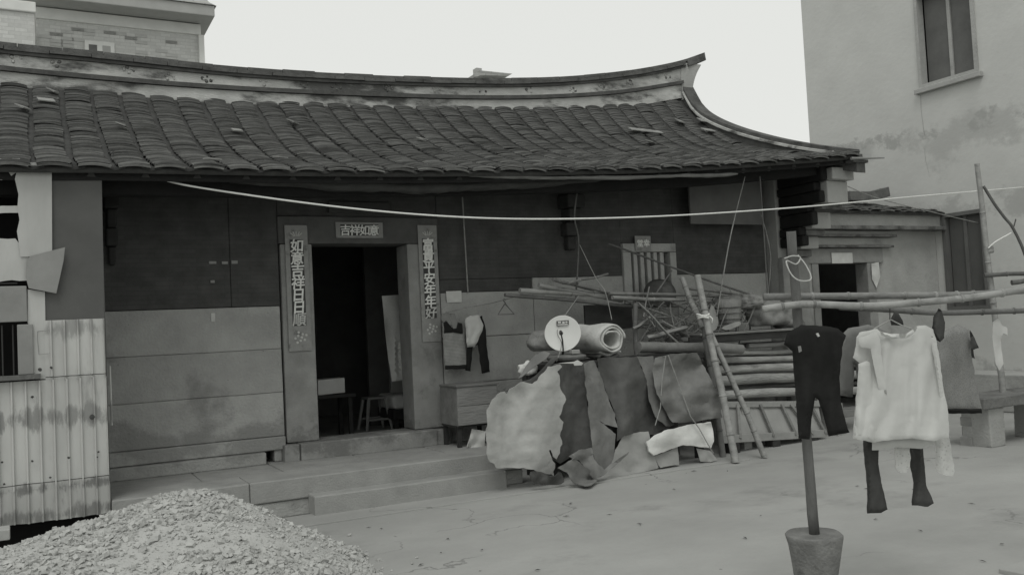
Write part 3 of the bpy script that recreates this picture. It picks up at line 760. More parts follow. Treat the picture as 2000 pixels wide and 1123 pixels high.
tag(rough_block((a.x, 10.55, b.z-.005), (b.x, 10.75, a.z), .012, 4).build('cardboard_box', 'indoor_pale', smooth=False, bevel=.01), 'pale box lying on the low table inside the doorway', 'box')

# ================================================================== neighbours
# --- stuccoed house on the right
XR = 13.05
rh = thing('stucco_house', 'tall pale stuccoed house rising at the right', 'house', (14.5, 8, 0))
def rwall(y0, y1, z0, z1): box('wall', (XR, y0, z0), (XR+.25, y1, z1), 'stucco', rh, 0)
def wy(px, py): p = ax(px, py, XR); return p.y, p.z
u1, ub = wy(1797, 168); u0, _ = wy(1912, 130); ub = 5.18; ut = 6.75
l1, lt = wy(1840, 420); l0, _ = wy(1922, 405); lt = 3.06; lb = 1.5
Y0, Y1, ZT = -2, 12.15, 9.5
rwall(Y0, min(u0, l0), 0, ZT); rwall(max(u1, l1), Y1, 0, ZT)
if u0 < l0: rwall(u0, l0, ub*0+0, ub) if False else None
ya, yb = min(u0, l0), max(u1, l1)
rwall(ya, yb, 0, lb); rwall(ya, yb, lt, ub); rwall(ya, yb, ut, ZT)
if l0 > ya: rwall(ya, l0, lb, lt)
if u0 > ya: rwall(ya, u0, ub, ut)
if l1 < yb: rwall(l1, yb, lb, lt)
if u1 < yb: rwall(u1, yb, ub, ut)
box('wall', (XR+.25, Y1-.25, 0), (19, Y1, ZT), 'stucco', rh, 0)
box('roof', (XR-.15, Y0, ZT), (19, Y1+.15, ZT+.2), 'grey_plaster', rh, 0)
def rwindow(y0, y1, z0, z1, sash, pane, sill, mull, d=.09):
    w = MB(); t = .06
    for a_, b_ in (((y0, z0), (y0+t, z1)), ((y1-t, z0), (y1, z1)), ((y0+t, z1-t), (y1-t, z1)), ((y0+t, z0), (y1-t, z0+t))):
        w.box((XR-.035, a_[0], a_[1]), (XR+.12, b_[0], b_[1]))
    fr = w.build('window_frame', sash, rh)
    n = mull+1; W_ = (y1-y0-2*t)/n
    for i in range(n):
        box('pane', (XR+d, y0+t+i*W_+.02, z0+t), (XR+d+.02, y0+t+(i+1)*W_-.02, z1-t), pane, fr, 0)
        if i: box('mullion', (XR+d-.03, y0+t+i*W_-.03, z0+t), (XR+d+.03, y0+t+i*W_+.03, z1-t), sash, fr, .003)
    box('back_sheet', (XR+.2, y0, z0), (XR+.22, y1, z1), 'black', fr, 0)  # flat black sheet closing the opening behind the panes
    if sill: box('sill', (XR-.09, y0-.06, z0-.085), (XR+.1, y1+.06, z0-.003), sash, fr, .01)
rwindow(u0, u1, ub, ut, 'stucco_old', 'shutter', True, 1, .13)
rwindow(l0, l1, lb, lt, 'shutter', 'dark_board', False, 1, .06)
# repair band and cracks on the stucco
for px, py, px2, py2, w in ((1798, 180, 1806, 265, .012), (1806, 290, 1816, 345, .008)):
    a, b = ax(px, py, XR), ax(px2, py2, XR)
    MB().tube([(XR-.002, a.y, a.z), (XR-.002, a.y*.6+b.y*.4+.02, a.z*.6+b.z*.4), (XR-.002, b.y, b.z)], w*.35, 5).build('crack', 'stucco_old', rh)
# --- annexe between the two houses
YA = 9.62
an = thing('annexe', 'low plastered side annexe with its own dark door at the right', 'annexe', (11.2, YA, 0))
def arect(name, px0, py0, px1, py1, m, y0=YA, d=.2, bevel=.006):
    a, b = ay(px0, py0, y0), ay(px1, py1, y0); return box(name, (min(a.x, b.x), y0, min(a.z, b.z)), (max(a.x, b.x), y0+d, max(a.z, b.z)), m, an, bevel)
ADX0, ADX1, ADT = ay(1597, 517, YA).x, ay(1692, 517, YA).x, 2.30
rough_block((9.56, YA, 0), (ADX0-.14, YA+.2, 2.55), .004).build('wall', 'stucco_old', an)
rough_block((ADX1+.18, YA, 0), (XR-.01, YA+.2, 2.98), .004).build('wall', 'stucco_old', an)
rough_block((ADX0-.14, YA-.02, .1), (ADX0, YA+.22, ADT), .004).build('door_jamb', 'frame_stone', an, bevel=.01)
rough_block((ADX1, YA-.02, .1), (ADX1+.175, YA+.22, ADT), .004).build('door_jamb', 'frame_stone', an, bevel=.01)
rough_block((ADX0-.3, YA-.025, ADT+.004), (ADX1+.36, YA+.22, 2.53), .004).build('door_lintel', 'frame_stone', an, bevel=.01)
for z0, z1, o, m in ((2.535, 2.57, .10, 'moss_stone'), (2.574, 2.69, .05, 'stucco_old'), (2.694, 2.73, .14, 'moss_stone'), (2.734, 2.79, .09, 'stucco_old')):
    rough_block((9.56, YA-o, z0), (ADX1+.44+o, YA+.2, z1), .004).build('cornice', m, an, bevel=.008)
rough_block((9.56, YA-.22, 2.80), (XR-.01, YA+.25, 2.86), .006).build('eave_stone', 'moss_stone', an, bevel=.008)
rough_block((9.56, YA-.12, 2.865), (XR-.01, YA+.25, 3.05), .006).build('parapet', 'stucco_old', an, bevel=.01)
box('threshold', (ADX0-.2, YA-.1, 0), (ADX1+.2, YA+.25, .1), 'frame_stone', an)
box('rear_wall', (9.56, 12.2, 0), (XR-.01, 12.3, 3.2), 'interior', an, 0)
box('side_wall', (XR-.06, YA+.21, 0), (XR-.012, 12.19, 3.2), 'interior', an, 0)
ar = MB().grid(16, 5, lambda u, v: (9.56+u*(XR-9.57), YA-.2+v*2.7, 3.06+v*.62)); ar.build('roof_deck', 'tile_dark', an, solid=.05)
rg = random.Random(9); k = 0
for c in range(14):
    xc = 9.72+c*.24; y = YA-.24
    while y < YA+1.5:
        v = (y-YA+.2)/2.7; o = bpy.data.objects.new('roof_tile', tm); COL.objects.link(o); o.parent = an; k += 1
        o.matrix_local = Matrix.Translation(-ORG['annexe']) @ Matrix.Translation((xc+rg.uniform(-.03, .03), y, 3.09+v*.62+rg.uniform(0, .03))) @ Matrix.Rotation(rg.uniform(-.25, .25), 4, 'Z') @ Matrix.Rotation(.05+rg.uniform(-.08, .08), 4, 'X')
        y += rg.uniform(.08, .12)
sec = []
a, b = ay(1652, 372, 10.3), ay(1728, 358, 10.3)
for i in range(9):
    t_ = i/8; xx = a.x+(b.x-a.x)*t_; z = a.z-.02+.10*max(0, t_-.45)**1.4*2.2; sec.append([(xx, 10.2, z-.16), (xx, 10.42, z-.16), (xx, 10.4, z), (xx, 10.22, z)])
MB().sweep(sec).build('ridge', 'ridge_cap', an, bevel=.008)
a, b = ay(1623, 494, YA-.03), ay(1665, 514, YA-.03)
tag(box('paper_label', (a.x, YA-.04, b.z), (b.x, YA-.034, a.z), 'note', None, 0), 'small pale paper stuck on the lintel of the annexe door', 'paper note')
fn = lambda x, y: ay(x, y, YA-.05+.03*nz(x, y, 4, .1, .06))
tag(sheet('plastic_scrap', [(1702, 515), (1716, 512), (1719, 540), (1712, 562), (1703, 545)], fn, 'note', thick=.004, step=5), 'crumpled pale scrap hanging on the right jamb of the annexe door', 'scrap')

# --- clad house behind on the left
bh = thing('clad_house', 'brick-clad modern house with overhanging roof behind the ridge at left', 'house', (0, 24, 0))
YB = 24.0
def bx(px, py, Y=YB): return ay(px, py, Y)
c1 = bx(389, 100); c0 = bx(66, 30); zt = bx(300, 38).z; 
rotb = 0
box('wall', (c0.x-12, YB, 0), (c1.x, YB+9, zt-.05), 'clad', bh, 0)
box('cornice', (c0.x-2, YB-.06, zt-.30), (c1.x+.05, YB+9, zt-.02), 'white_paint', bh, .02)
box('soffit', (c0.x-2, YB-.7, zt), (c1.x+.30, YB+10, zt+.28), 'grey_plaster', bh, .02)
z2 = zt+.285
MB().prism([(c0.x-9, YB-.75, z2), (c0.x-9, YB+5, z2+3.4), (c0.x-9, YB+11, z2)], (c1.x+.2-c0.x+9, 0, 0)).build('roof', 'roof_grey', bh)
MB().add([(c1.x+.2, YB-.75, z2), (c1.x+.35, YB-.7, z2), (c1.x+.35, YB+10, z2), (c1.x+.2, YB+11, z2), (c1.x-2.0, YB+5, z2+3.4)], [(0, 1, 4), (1, 2, 4), (2, 3, 4), (3, 0, 4)]).build('roof_hip', 'roof_grey', bh)
n1 = bx(68, 60, YB-2.2)
box('wing_wall', (n1.x-8, YB-2.2, 0), (n1.x, YB-.002, bx(40, 24, YB-2.2).z), 'clad', bh, 0)
box('wing_cornice', (n1.x-8, YB-2.26, bx(40, 24, YB-2.2).z+.004), (n1.x+.03, YB-.07, bx(40, 3, YB-2.2).z), 'white_paint', bh, .02)
a, b = bx(165, 80), bx(224, 118)
wf = box('window_frame', (a.x, YB-.06, b.z-.5), (b.x, YB+.02, a.z), 'white_paint', bh, .01)
mx = (a.x+b.x)/2
box('pane', (a.x+.09, YB-.066, b.z-.45), (mx-.06, YB-.061, a.z-.1), 'shutter', wf, 0)
box('pane', (mx+.06, YB-.066, b.z-.45), (b.x-.09, YB-.061, a.z-.1), 'frame_metal', wf, 0)
box('downpipe', (c1.x-.02, YB-.12, 0), (c1.x+.12, YB-.002, zt-.31), 'white_paint', bh, .02)
rb2 = random.Random(4)
cm = None
for i in range(60):                                  # darker facing bricks scattered over the cladding
    px, py = rb2.uniform(75, 384), rb2.uniform(56, 128)
    if 155 < px < 235 and py > 70: continue
    p = bx(px, py); xx = round(p.x/.24)*.24; zz = round(p.z/.085)*.085
    if xx+.42 > c1.x or zz+.17 > zt-.31: continue
    if cm is None:
        cm = MB().box((0, -.012, 0), (.28, .01, .075)).build('facing_brick', 'clad_dark', bh, origin=None); cm.location = Vector((xx, YB-.002, zz))-ORG['clad_house']
        me = cm.data; me.transform(Matrix.Translation(ORG['clad_house']))
    else:
        o = cm.copy(); COL.objects.link(o); o.location = Vector((xx, YB-.002, zz))-ORG['clad_house']
# --- roof-top hut peeping over the ridge
a, b = ay(908, 155, 30), ay(996, 147, 30)
ht = thing('rooftop_hut', 'small roof of a distant hut peeping over the middle of the ridge', 'hut', ((a.x+b.x)/2, 31, 0))
box('wall', (a.x+.6, 30.2, 0), (b.x-.35, 33, a.z+.2), 'grey_plaster', ht, 0)
ztop = ay(935, 141, 30).z
MB().add([(a.x-.1, 29.8, a.z-.1), (a.x+.55, 29.8, ztop), (b.x, 29.8, ay(994, 147, 30).z), (b.x-.2, 29.8, ay(994, 147, 30).z-.1), (a.x+.6, 29.8, ztop-.18),
          (a.x-.1, 33.4, a.z-.1), (a.x+.55, 33.4, ztop), (b.x, 33.4, ay(994, 147, 30).z), (b.x-.2, 33.4, ay(994, 147, 30).z-.1), (a.x+.6, 33.4, ztop-.18)],
         [(0, 1, 4), (1, 2, 3, 4), (0, 5, 6, 1), (1, 6, 7, 2), (2, 7, 8, 3), (3, 8, 9, 4), (4, 9, 5, 0), (5, 9, 6), (6, 9, 8, 7)]).build('roof', 'roof_grey', ht)
MB().box((a.x+.45, 29.9, ztop-.1), (a.x+.68, 30.2, ztop+.12)).build('finial', 'grey_plaster', ht)
# ================================================================== tin shed at the left
YS = 8.12
sh = thing('tin_shed', 'patched corrugated tin shed front at the left edge', 'shed', (-.3, YS, 0))
def rect_px(px0, py0, px1, py1, Y):
    a, b = ay(px0, py0, Y), ay(px1, py1, Y); return a.x, b.x, b.z, a.z
def corrugated(x0, x1, z0, z1, Y, name='corrugated_sheet', m='tin', pitch=.098, dep=.024, seed=0, rag=0):
    xs = []; x = x0-((x0*1000) % 40)/1000*0
    while x < x1:
        for o, d in ((0, 0), (.35, 0), (.42, 1), (.50, 1), (.57, 0)):
            q = x+o*pitch
            if q < x1: xs.append((q, -d*dep + .003*noise.noise(Vector((q*4, seed, 0)))))
        x += pitch
    xs.append((x1, 0)); mb = MB(); n = 6; k = len(xs)
    for j in range(n+1):
        for q, d in xs:
            z = z0+(z1-z0)*j/n
            if j == 0: z += rag*noise.noise(Vector((q*9, seed*3, 0)))
            mb.v.append(Vector((q, Y+d+.006*noise.noise(Vector((q*2, z*2, seed))), z)))
    for j in range(n):
        for i in range(k-1): a = j*k+i; mb.f.append((a, a+1, a+k+1, a+k))
    return mb.build(name, m, sh, solid=.003)
def panel(P, Y, m, name='panel', thick=.006, tilt=0, parent=None, step=14, rag=0, wav=.006):
    return sheet(name, P, lambda x, y: ay(x, y, Y+wav*nz(x, y, Y, .02, .02)), m, parent or sh, thick, step, rag, smooth=False)
XS0, XS1 = -1.3, .505
_, _, zc, zb = rect_px(0, 1015, 210, 940, YS)
corrugated(XS0, XS1+.006, .24, .50, YS-.012, seed=1, rag=.01)
corrugated(XS0, XS1+.002, .49, 1.355, YS-.004, seed=2)
corrugated(ay(88, 700, YS).x, XS1, 1.35, 1.83, YS+.004, seed=3)
panel([(-90, 318), (-2, 330), (14, 334), (22, 352), (18, 372), (30, 388), (34, 402), (0, 404), (-2, 416), (34, 416), (30, 440), (36, 462), (16, 468), (-90, 470)][0:0] or
      [(37, 318), (101, 318), (102, 500), (40, 502), (36, 470), (33, 452), (38, 430), (34, 405), (36, 380), (29, 350)], YS-.008, 'tin', 'corrugated_sheet')
panel([(-60, 404), (36, 402), (37, 416), (-60, 420)], YS+.002, 'tin', 'metal_strip', rag=3)
panel([(-60, 464), (30, 466), (56, 503), (52, 548), (-60, 552)], YS+.003, 'tin', 'corrugated_sheet', rag=3)
panel([(-60, 310), (39, 310), (40, 332), (22, 344), (14, 333), (4, 352), (-60, 350)], YS+.004, 'tin', 'corrugated_sheet', rag=4)
panel([(100, 318), (198, 318), (204, 632), (88, 632), (90, 560), (103, 500)], YS+.02, 'dark_board', 'dark_board', .012, wav=.002)
panel([(52, 507), (60, 500), (127, 483), (124, 510), (110, 573), (56, 563), (50, 540)], YS-.03, 'tin_grey', 'patch_sheet', .004)
panel([(54, 565), (88, 570), (90, 740), (60, 740), (60, 640), (54, 630)], YS+.006, 'tin', 'corrugated_sheet')
x0, x1, z0, z1 = rect_px(-60, 632, 52, 560, YS); box('shutter_board', (x0, YS-.02, z0+.006), (x1, YS+.01, z1), 'tin_grey', sh)
x0, x1, z0, z1 = rect_px(-60, 738, 36, 634, YS)
for xx in (x1, ): box('window_frame', (xx-.01, YS-.02, z0), (xx+.10, YS+.03, z1), 'tin_grey', sh)
for i in range(9): MB().tube([(x1-.04-i*.075, YS+.01, z0), (x1-.04-i*.075, YS+.01, z1)], .006, 6).build('window_bar', 'iron', sh)
for z in (z0+.16, z0+.33): MB().tube([(x0, YS+.012, z), (x1, YS+.012, z)], .006, 6).build('window_bar', 'iron', sh)
x0, x1, z0, z1 = rect_px(-60, 748, 79, 730, YS-.05); rough_block((x0, YS-.07, z0), (x1, YS+.02, z1), .005).build('sill_beam', 'post_wood', sh)
box('side_board', (XS1-.01, YS+.02, .25), (XS1+.01, YW-.14, 3.05), 'dark_board', sh, 0)
box('inner_dark', (XS0-1.2, YW-.2, .3), (.28, YW-.14, 3.0), 'black', sh, 0)  # black sheet puts the darkness inside the shed into its colour
box('dark_void', (XS0-1, YS+.25, 0), (XS1, YS+.4, .24), 'black', sh, 0)  # added black block stands in for the dark void under the shed
for pz, xa in ((940, XS0), (736, ay(88, 700, YS).x)):
    za = ay(100, pz, YS-.02).z
    MB().tube([(xa+(XS1-xa)*i/12, YS-.026, za+.006*noise.noise(Vector((i*.9, pz, 0)))) for i in range(13)], .0035, 5).build('sheet_seam', 'rust', sh)
# nail heads with rust and a drawn square on the sheets
for px, py, r in ((63, 775, 5), (63, 900, 4), (134, 893, 5), (192, 882, 4), (190, 892, 3), (8, 945, 4), (98, 932, 4), (4, 902, 4), (78, 722, 7), (100, 718, 5), (180, 814, 9)):
    p = ay(px, py, YS-.022); MB().lathe(p, [(.002, 0), (r*.0022, .003), (r*.002, .008), (.002, .011)], 8, axis=(0, -1, 0), wob=.4).build('rusty_nail', 'rust', sh)
MB().tube([ay(x, y, YS-.014) for x, y in ((74, 647), (98, 645), (99, 690), (76, 692), (73, 660), (74, 647))], .003, 4).build('drawn_mark', 'tin_grey', sh)
for px, y0, y1 in ((215, 715, 830),):
    MB().tube([ay(px, y0, YS+.1), ay(px+3, y1, YS+.1)], [.006, .012], 6).build('edge_strip', 'tin', sh)
tag(rough_block(ay(-40, 1062, 7.4)+Vector((0, 0, 0)), ay(18, 1032, 7.4)+Vector((0, .2, 0)), .015, 3).build('stone_block', 'concrete_pale', bevel=.006), 'small pale stone block at the foot of the tin shed', 'stone')

# ================================================================== gravel heap
def heap(x, y):
    def cone(cx, cy, h, rl, rr_, rf, rbk):
        dx = (x-cx)/(rr_ if x > cx else rl); dy = (y-cy)/(rbk if y > cy else rf); r = math.sqrt(dx*dx+dy*dy+.012)
        return h*(1.06-r) if r < 1.06 else 0
    z = max(cone(.92, 6.35, .64, 2.3, 1.08, 2.3, 1.35), cone(.2, 6.2, .52, 1.9, 1.4, 2.0, 1.5), cone(1.15, 5.7, .44, 1.2, .80, 1.4, 1.1))
    if z > 0: z += .035*noise.noise(Vector((x*2.3, y*2.3, 0))) + .015*noise.noise(Vector((x*7, y*7, 3)))
    return z-.012
def dusty(x, y):                                      # finer, sandy patches on the heap
    return noise.noise(Vector((x*1.7+4, y*1.7, 9)))
gr = MB(); rg = random.Random(11)
gx0, gx1, gy0, gy1 = -1.6, 2.6, 3.6, 7.9
gr.grid(90, 90, lambda u, v: (gx0+u*(gx1-gx0), gy0+v*(gy1-gy0), heap(gx0+u*(gx1-gx0), gy0+v*(gy1-gy0))))
gp = tag(gr.build('gravel_heap', 'gravel_dust', smooth=True), 'heap of pale crushed gravel on the courtyard at lower left', 'gravel', kind='stuff')
sm = MB()
CUBE = [Vector(p) for p in ((-1, -1, -1), (1, -1, -1), (1, 1, -1), (-1, 1, -1), (-1, -1, 1), (1, -1, 1), (1, 1, 1), (-1, 1, 1))]
CF = [(0, 3, 2, 1), (4, 5, 6, 7), (0, 1, 5, 4), (1, 2, 6, 5), (2, 3, 7, 6), (3, 0, 4, 7)]
cnt = 0
while cnt < 21000:
    x, y = rg.uniform(gx0, gx1), rg.uniform(gy0, gy1); z = heap(x, y)
    edge = z < .004
    if edge and (rg.random() > .05 or heap(x-.12, y+.05) < .0 and rg.random() > .1): continue
    if y < 4.6 and rg.random() > .4: continue
    s = rg.choice((.005, .006, .007, .008, .009, .011, .013, .016, .021))
    if dusty(x, y) > .12 and rg.random() < .80: s *= .45
    R = Matrix.Rotation(rg.uniform(0, 6.3), 3, 'Z') @ Matrix.Rotation(rg.uniform(-.7, .7), 3, 'X') @ Matrix.Rotation(rg.uniform(-.7, .7), 3, 'Y')
    sc = Vector((rg.uniform(.8, 1.6), rg.uniform(.7, 1.2), rg.uniform(.45, .85)))*s
    c = Vector((x, y, max(z, 0)+s*rg.uniform(.1, .6)))
    sm.add([c + R @ Vector((p.x*sc.x*rg.uniform(.45, 1), p.y*sc.y*rg.uniform(.45, 1), p.z*sc.z*rg.uniform(.5, 1))) for p in CUBE], CF); cnt += 1
stuff(sm.build('gravel_stone', 'gravel', gp, fix=False))
# scattered dark leaves and litter on the ground
lt_ = MB(); rg = random.Random(21)
for px, py in [(rg.uniform(660, 1960), rg.uniform(905, 1118)) for _ in range(22)] + [(1115, 983), (1190, 1005), (1250, 1025), (1340, 924), (1355, 920), (745, 1032), (720, 1030), (1455, 1050), (1050, 1113)]:
    p = az(px, py, .006)
    if p.y > 7.5 and p.x < 6.7: continue
    a = rg.uniform(0, 6.3); L, w = rg.uniform(.008, .034), rg.uniform(.004, .011); u_ = Vector((math.cos(a), math.sin(a), 0)); v_ = Vector((-u_.y, u_.x, 0))
    lt_.add([p-u_*L, p-v_*w+Vector((0, 0, .006)), p+u_*L+Vector((0, 0, .004)), p+v_*w+Vector((0, 0, .008))], [(0, 1, 2), (0, 2, 3)])
tag(lt_.build('leaf_litter', 'leafdark'), 'dark dry leaves and litter strewn over the concrete', 'litter', kind='stuff')

# ================================================================== heap of belongings against the wall
ZT_ = 1.20
wb = thing('workbench', 'dark wooden workbench buried under draped hides', 'bench', (5.3, 8.3, 0))
box('benchtop', (4.6, 7.98, ZT_-.07), (6.7, 8.56, ZT_-.01), 'dark_wood', wb)
for xx in (4.62, 5.4, 6.55):
    for yy in (8.0, 8.44): box('leg', (xx, yy, 0), (xx+.08, yy+.08, ZT_-.072), 'dark_wood', wb)
box('back_panel', (4.62, 8.36, .05), (6.5, 8.39, ZT_-.075), 'dark_wood', wb, 0)
box('shelf', (4.62, 8.05, .3), (6.5, 8.35, .33), 'dark_wood', wb, 0)
def drape(off, lean=.16, fold=.03, seed=0, fx=.02, fy=.005, top=ZT_):
    def fn(x, y):
        f = fold*nz(x, y, seed, fx, fy)-fold*.42*crease(x, y, seed+1, fx*.8, fy*1.6+.004)
        Y = 7.95-off-lean*max(0, (y-705)/235)+f
        p = ay(x, y, Y)
        if p.z > top+off*.4: q = az(x, y, top+off*.4); p = q if q.y < 8.5 else ay(x, y, 8.5)
        if p.z < .012+off*.1: p = az(x, y, .012+off*.1)
        return p
    return fn
def zp(L): return [(860+x/2.955, 580+y/2.955) for x, y in L]
tag(sheet('pale_hide', zp([(330, 560), (370, 545), (385, 560), (400, 530), (480, 488), (530, 500), (560, 480), (620, 400), (690, 388), (702, 402), (674, 430), (690, 480), (688, 510), (725, 590), (705, 640), (685, 690), (710, 720), (690, 800), (702, 830), (690, 900), (670, 935), (650, 920), (636, 880), (626, 884), (640, 922), (662, 960), (655, 1030), (600, 1015), (540, 995), (400, 985), (320, 985), (285, 950), (265, 900), (268, 650), (300, 590)]),
          drape(.19, .10, .12, 1, .012, .006), 'hide', thick=.006, step=6, rag=4), 'large pale hide draped over the left end of the heap', 'hide')
tag(sheet('dark_hide', zp([(640, 385), (835, 372), (850, 470), (852, 640), (872, 760), (880, 880), (790, 905), (690, 960), (640, 930), (620, 700)]), drape(.05, .08, .11, 2, .030, .005), 'hide_dark', thick=.006, step=7, rag=3), 'dark hide hanging just right of the pale one', 'hide')
tag(sheet('narrow_hide', zp([(828, 385), (884, 365), (920, 440), (960, 560), (1000, 660), (1024, 752), (950, 735), (915, 712), (1012, 790), (1002, 930), (962, 1000), (890, 950), (868, 800), (852, 640)]), drape(.125, .12, .10, 3, .03, .006), 'hide_mid', thick=.006, step=6, rag=3), 'narrow pointed hide strip hanging in the middle of the heap', 'hide')
tag(sheet('folded_hide', zp([(905, 355), (1135, 343), (1190, 480), (1212, 620), (1250, 690), (1335, 742), (1232, 795), (1130, 785), (1060, 800), (1018, 832), (1022, 745), (1005, 660), (960, 560), (920, 440)]), drape(.085, .10, .16, 4, .024, .005), 'hide_dark', thick=.006, step=7, rag=3), 'broad dark hide hanging in the middle under the quilt roll', 'hide')
tag(sheet('hide_strip', zp([(1132, 342), (1228, 340), (1240, 470), (1275, 590), (1350, 735), (1300, 745), (1240, 690), (1205, 600), (1180, 450)]), drape(.06, .10, .09, 5, .03, .006), 'hide_mid', thick=.006, step=7, rag=3), 'strip of greyish hide between the broad hide and the canvas', 'hide')
tag(sheet('canvas_sheet', zp([(1238, 352), (1330, 330), (1480, 322), (1535, 430), (1605, 560), (1628, 695), (1540, 705), (1470, 722), (1340, 722), (1290, 640), (1250, 560), (1222, 420)]), drape(.12, .14, .14, 6, .02, .02), 'canvas', thick=.006, step=7, rag=3), 'tied canvas sheet hanging at the right end of the heap', 'canvas')
tag(sheet('foam_mat', zp([(1185, 835), (1290, 772), (1440, 735), (1562, 722), (1578, 830), (1560, 872), (1480, 862), (1400, 852), (1310, 882), (1228, 912), (1200, 888)]), drape(.15, .13, .09, 7, .025, .02), 'foam', thick=.02, step=6, rag=2), 'white foam mat sagging below the canvas sheet', 'mat')
tag(sheet('cardboard', zp([(905, 1062), (985, 980), (1010, 880), (1060, 790), (1200, 775), (1240, 930), (1258, 985), (1180, 1008), (1050, 1032)]), drape(.05, .20, .09, 8, .02, .012), 'card', thick=.006, step=7, rag=2), 'pale bent cardboard sheet at the foot of the heap', 'cardboard')
tag(sheet('hide_scrap', zp([(676, 985), (770, 928), (850, 985), (905, 1060), (870, 1086), (830, 1090), (768, 1072), (730, 1010)]), drape(.24, .16, .12, 9, .03, .02), 'hide_mid', thick=.006, step=6, rag=3), 'curled hide scrap lying lowest at the foot of the heap', 'hide')
tag(sheet('curled_hide', zp([(740, 918), (800, 880), (872, 868), (890, 940), (945, 995), (1090, 890), (1080, 910), (985, 990), (895, 1060), (840, 1000), (800, 940), (768, 935)]), drape(.20, .15, .12, 10, .03, .02), 'hide_mid', thick=.006, step=6, rag=3), 'curled grey hide edge folded over the cardboard', 'hide')
tag(sheet('cardboard', zp([(1228, 918), (1310, 890), (1368, 862), (1378, 970), (1330, 972), (1270, 985)]), drape(.10, .16, .02, 11, .03, .02), 'card', thick=.006, step=7, rag=2), 'grey cardboard flap under the white foam mat', 'cardboard')
tag(sheet('plastic_scrap', zp([(1478, 872), (1560, 888), (1600, 940), (1560, 952), (1500, 948)]), drape(.12, .16, .03, 12, .05, .05), 'card', thick=.006, step=6), 'crumpled plastic scrap on the ground by the bamboo poles', 'scrap')
tag(sheet('hide_scrap', zp([(372, 545), (470, 488), (530, 470), (600, 405), (640, 350), (690, 345), (650, 380), (560, 480), (530, 500), (480, 488), (400, 530)]), drape(.13, .1, .03, 13, .03, .02), 'hide_dark', thick=.012, step=6, soft=1), 'dark strip of hide lying along the top edge of the pale hide', 'hide')
tag(sheet('rag', zp([(510, 1010), (560, 1000), (655, 1040), (690, 1000), (720, 1060), (690, 1085), (600, 1080), (530, 1075)]), drape(.2, .2, .06, 14, .05, .05), 'leafdark', thick=.01, step=6, soft=1), 'dark rag trampled at the foot of the pale hide', 'rag')
# left trunk beside the heap
a = ay(892, 757, 8.7); b = ay(955, 826, 8.7)
tr = thing('wooden_chest', 'small weathered wooden chest on legs left of the heap', 'chest', ((a.x+b.x)/2, 8.9, PZ))
for i in range(2):
    h = (a.z-b.z)/2; box('board', (a.x, 8.7, b.z+h*i+.002), (b.x+.12, 8.72, b.z+h*(i+1)-.002), 'grey_wood', tr, .004)
box('lid', (a.x-.01, 8.69, a.z), (b.x+.14, 9.15, a.z+.02), 'grey_wood', tr, .004)
box('side', (a.x, 8.722, b.z), (a.x+.02, 9.15, a.z-.002), 'grey_wood', tr, 0); box('side', (b.x+.10, 8.722, b.z), (b.x+.12, 9.15, a.z-.002), 'dark_wood', tr, 0)
box('bottom', (a.x, 8.722, b.z-.02), (b.x+.12, 9.15, b.z-.002), 'dark_wood', tr, 0)
for xx in (a.x+.01, b.x+.06):
    for yy in (8.74, 9.09): box('leg', (xx, yy, PZ), (xx+.04, yy+.04, b.z-.022), 'dark_wood', tr, 0)
tag(sheet('paper_bag', [(922, 838), (948, 842), (946, 880), (912, 872)], lambda x, y: ay(x, y, 8.66+.05*nz(x, y, 3, .08, .05)), 'note', thick=.006, step=6), 'white crumpled bag under the wooden chest', 'bag')
# satellite dish
c = ay(1099, 651, 8.12); R_ = .5*(ay(1130, 651, 8.12)-ay(1069, 651, 8.12)).length
ds = thing('satellite_dish', 'round white satellite dish standing on the heap', 'dish', (c.x, c.y, ZT_))
dax = (EYE-c).normalized(); dax = Vector((dax.x-.10, dax.y, .22)).normalized()
MB().lathe(c, [(.002, -.035), (R_*.5, -.026), (R_*.97, .0), (R_, .004), (R_, .008), (R_*.96, .006), (R_*.5, -.018), (.002, -.026)], 36, axis=dax).build('reflector', 'dish', ds, smooth=True)
rr_ = dax.cross(Vector((0, 0, 1))).normalized()*-1; uu_ = rr_.cross(dax)*-1
uu_ = dax.cross(rr_) if dax.cross(rr_).z > 0 else -dax.cross(rr_)
def dp(u, v, h): return c + rr_*(u*R_) + uu_*(v*R_) + dax*h
MB().prism([dp(-.32, .42, .0), (dp(.34, .48, .0)), dp(.36, .72, .0), dp(-.32, .70, .0)], dax*.004).build('label_plate', 'iron', ds)
for u0, u1, v0, v1 in ((-.24, -.06, .57, .67), (.0, .13, .55, .66), (.17, .29, .57, .66), (-.27, .30, .46, .52)):
    MB().prism([dp(u0, v0, .0046), dp(u1, v0, .0046), dp(u1, v1, .0046), dp(u0, v1, .0046)], dax*.0012).build('label_mark', 'ink_pale', ds)
MB().tube([dp(0, -.98, .0), dp(.02, -.5, .10), dp(-.03, -.12, .15)], .008, 6).build('feed_arm', 'iron', ds)
MB().tube([dp(-.03, -.12, .12), dp(-.03, -.08, .19)], [.022, .014], 8).build('feed_horn', 'iron', ds)
MB().tube([dp(0, -.9, -.02), Vector((c.x, c.y+.05, ZT_+.02))], .014, 6).build('mount', 'iron', ds)
MB().box(Vector((c.x-.07, c.y-.03, ZT_)), Vector((c.x+.07, c.y+.12, ZT_+.022))).build('foot', 'iron', ds)
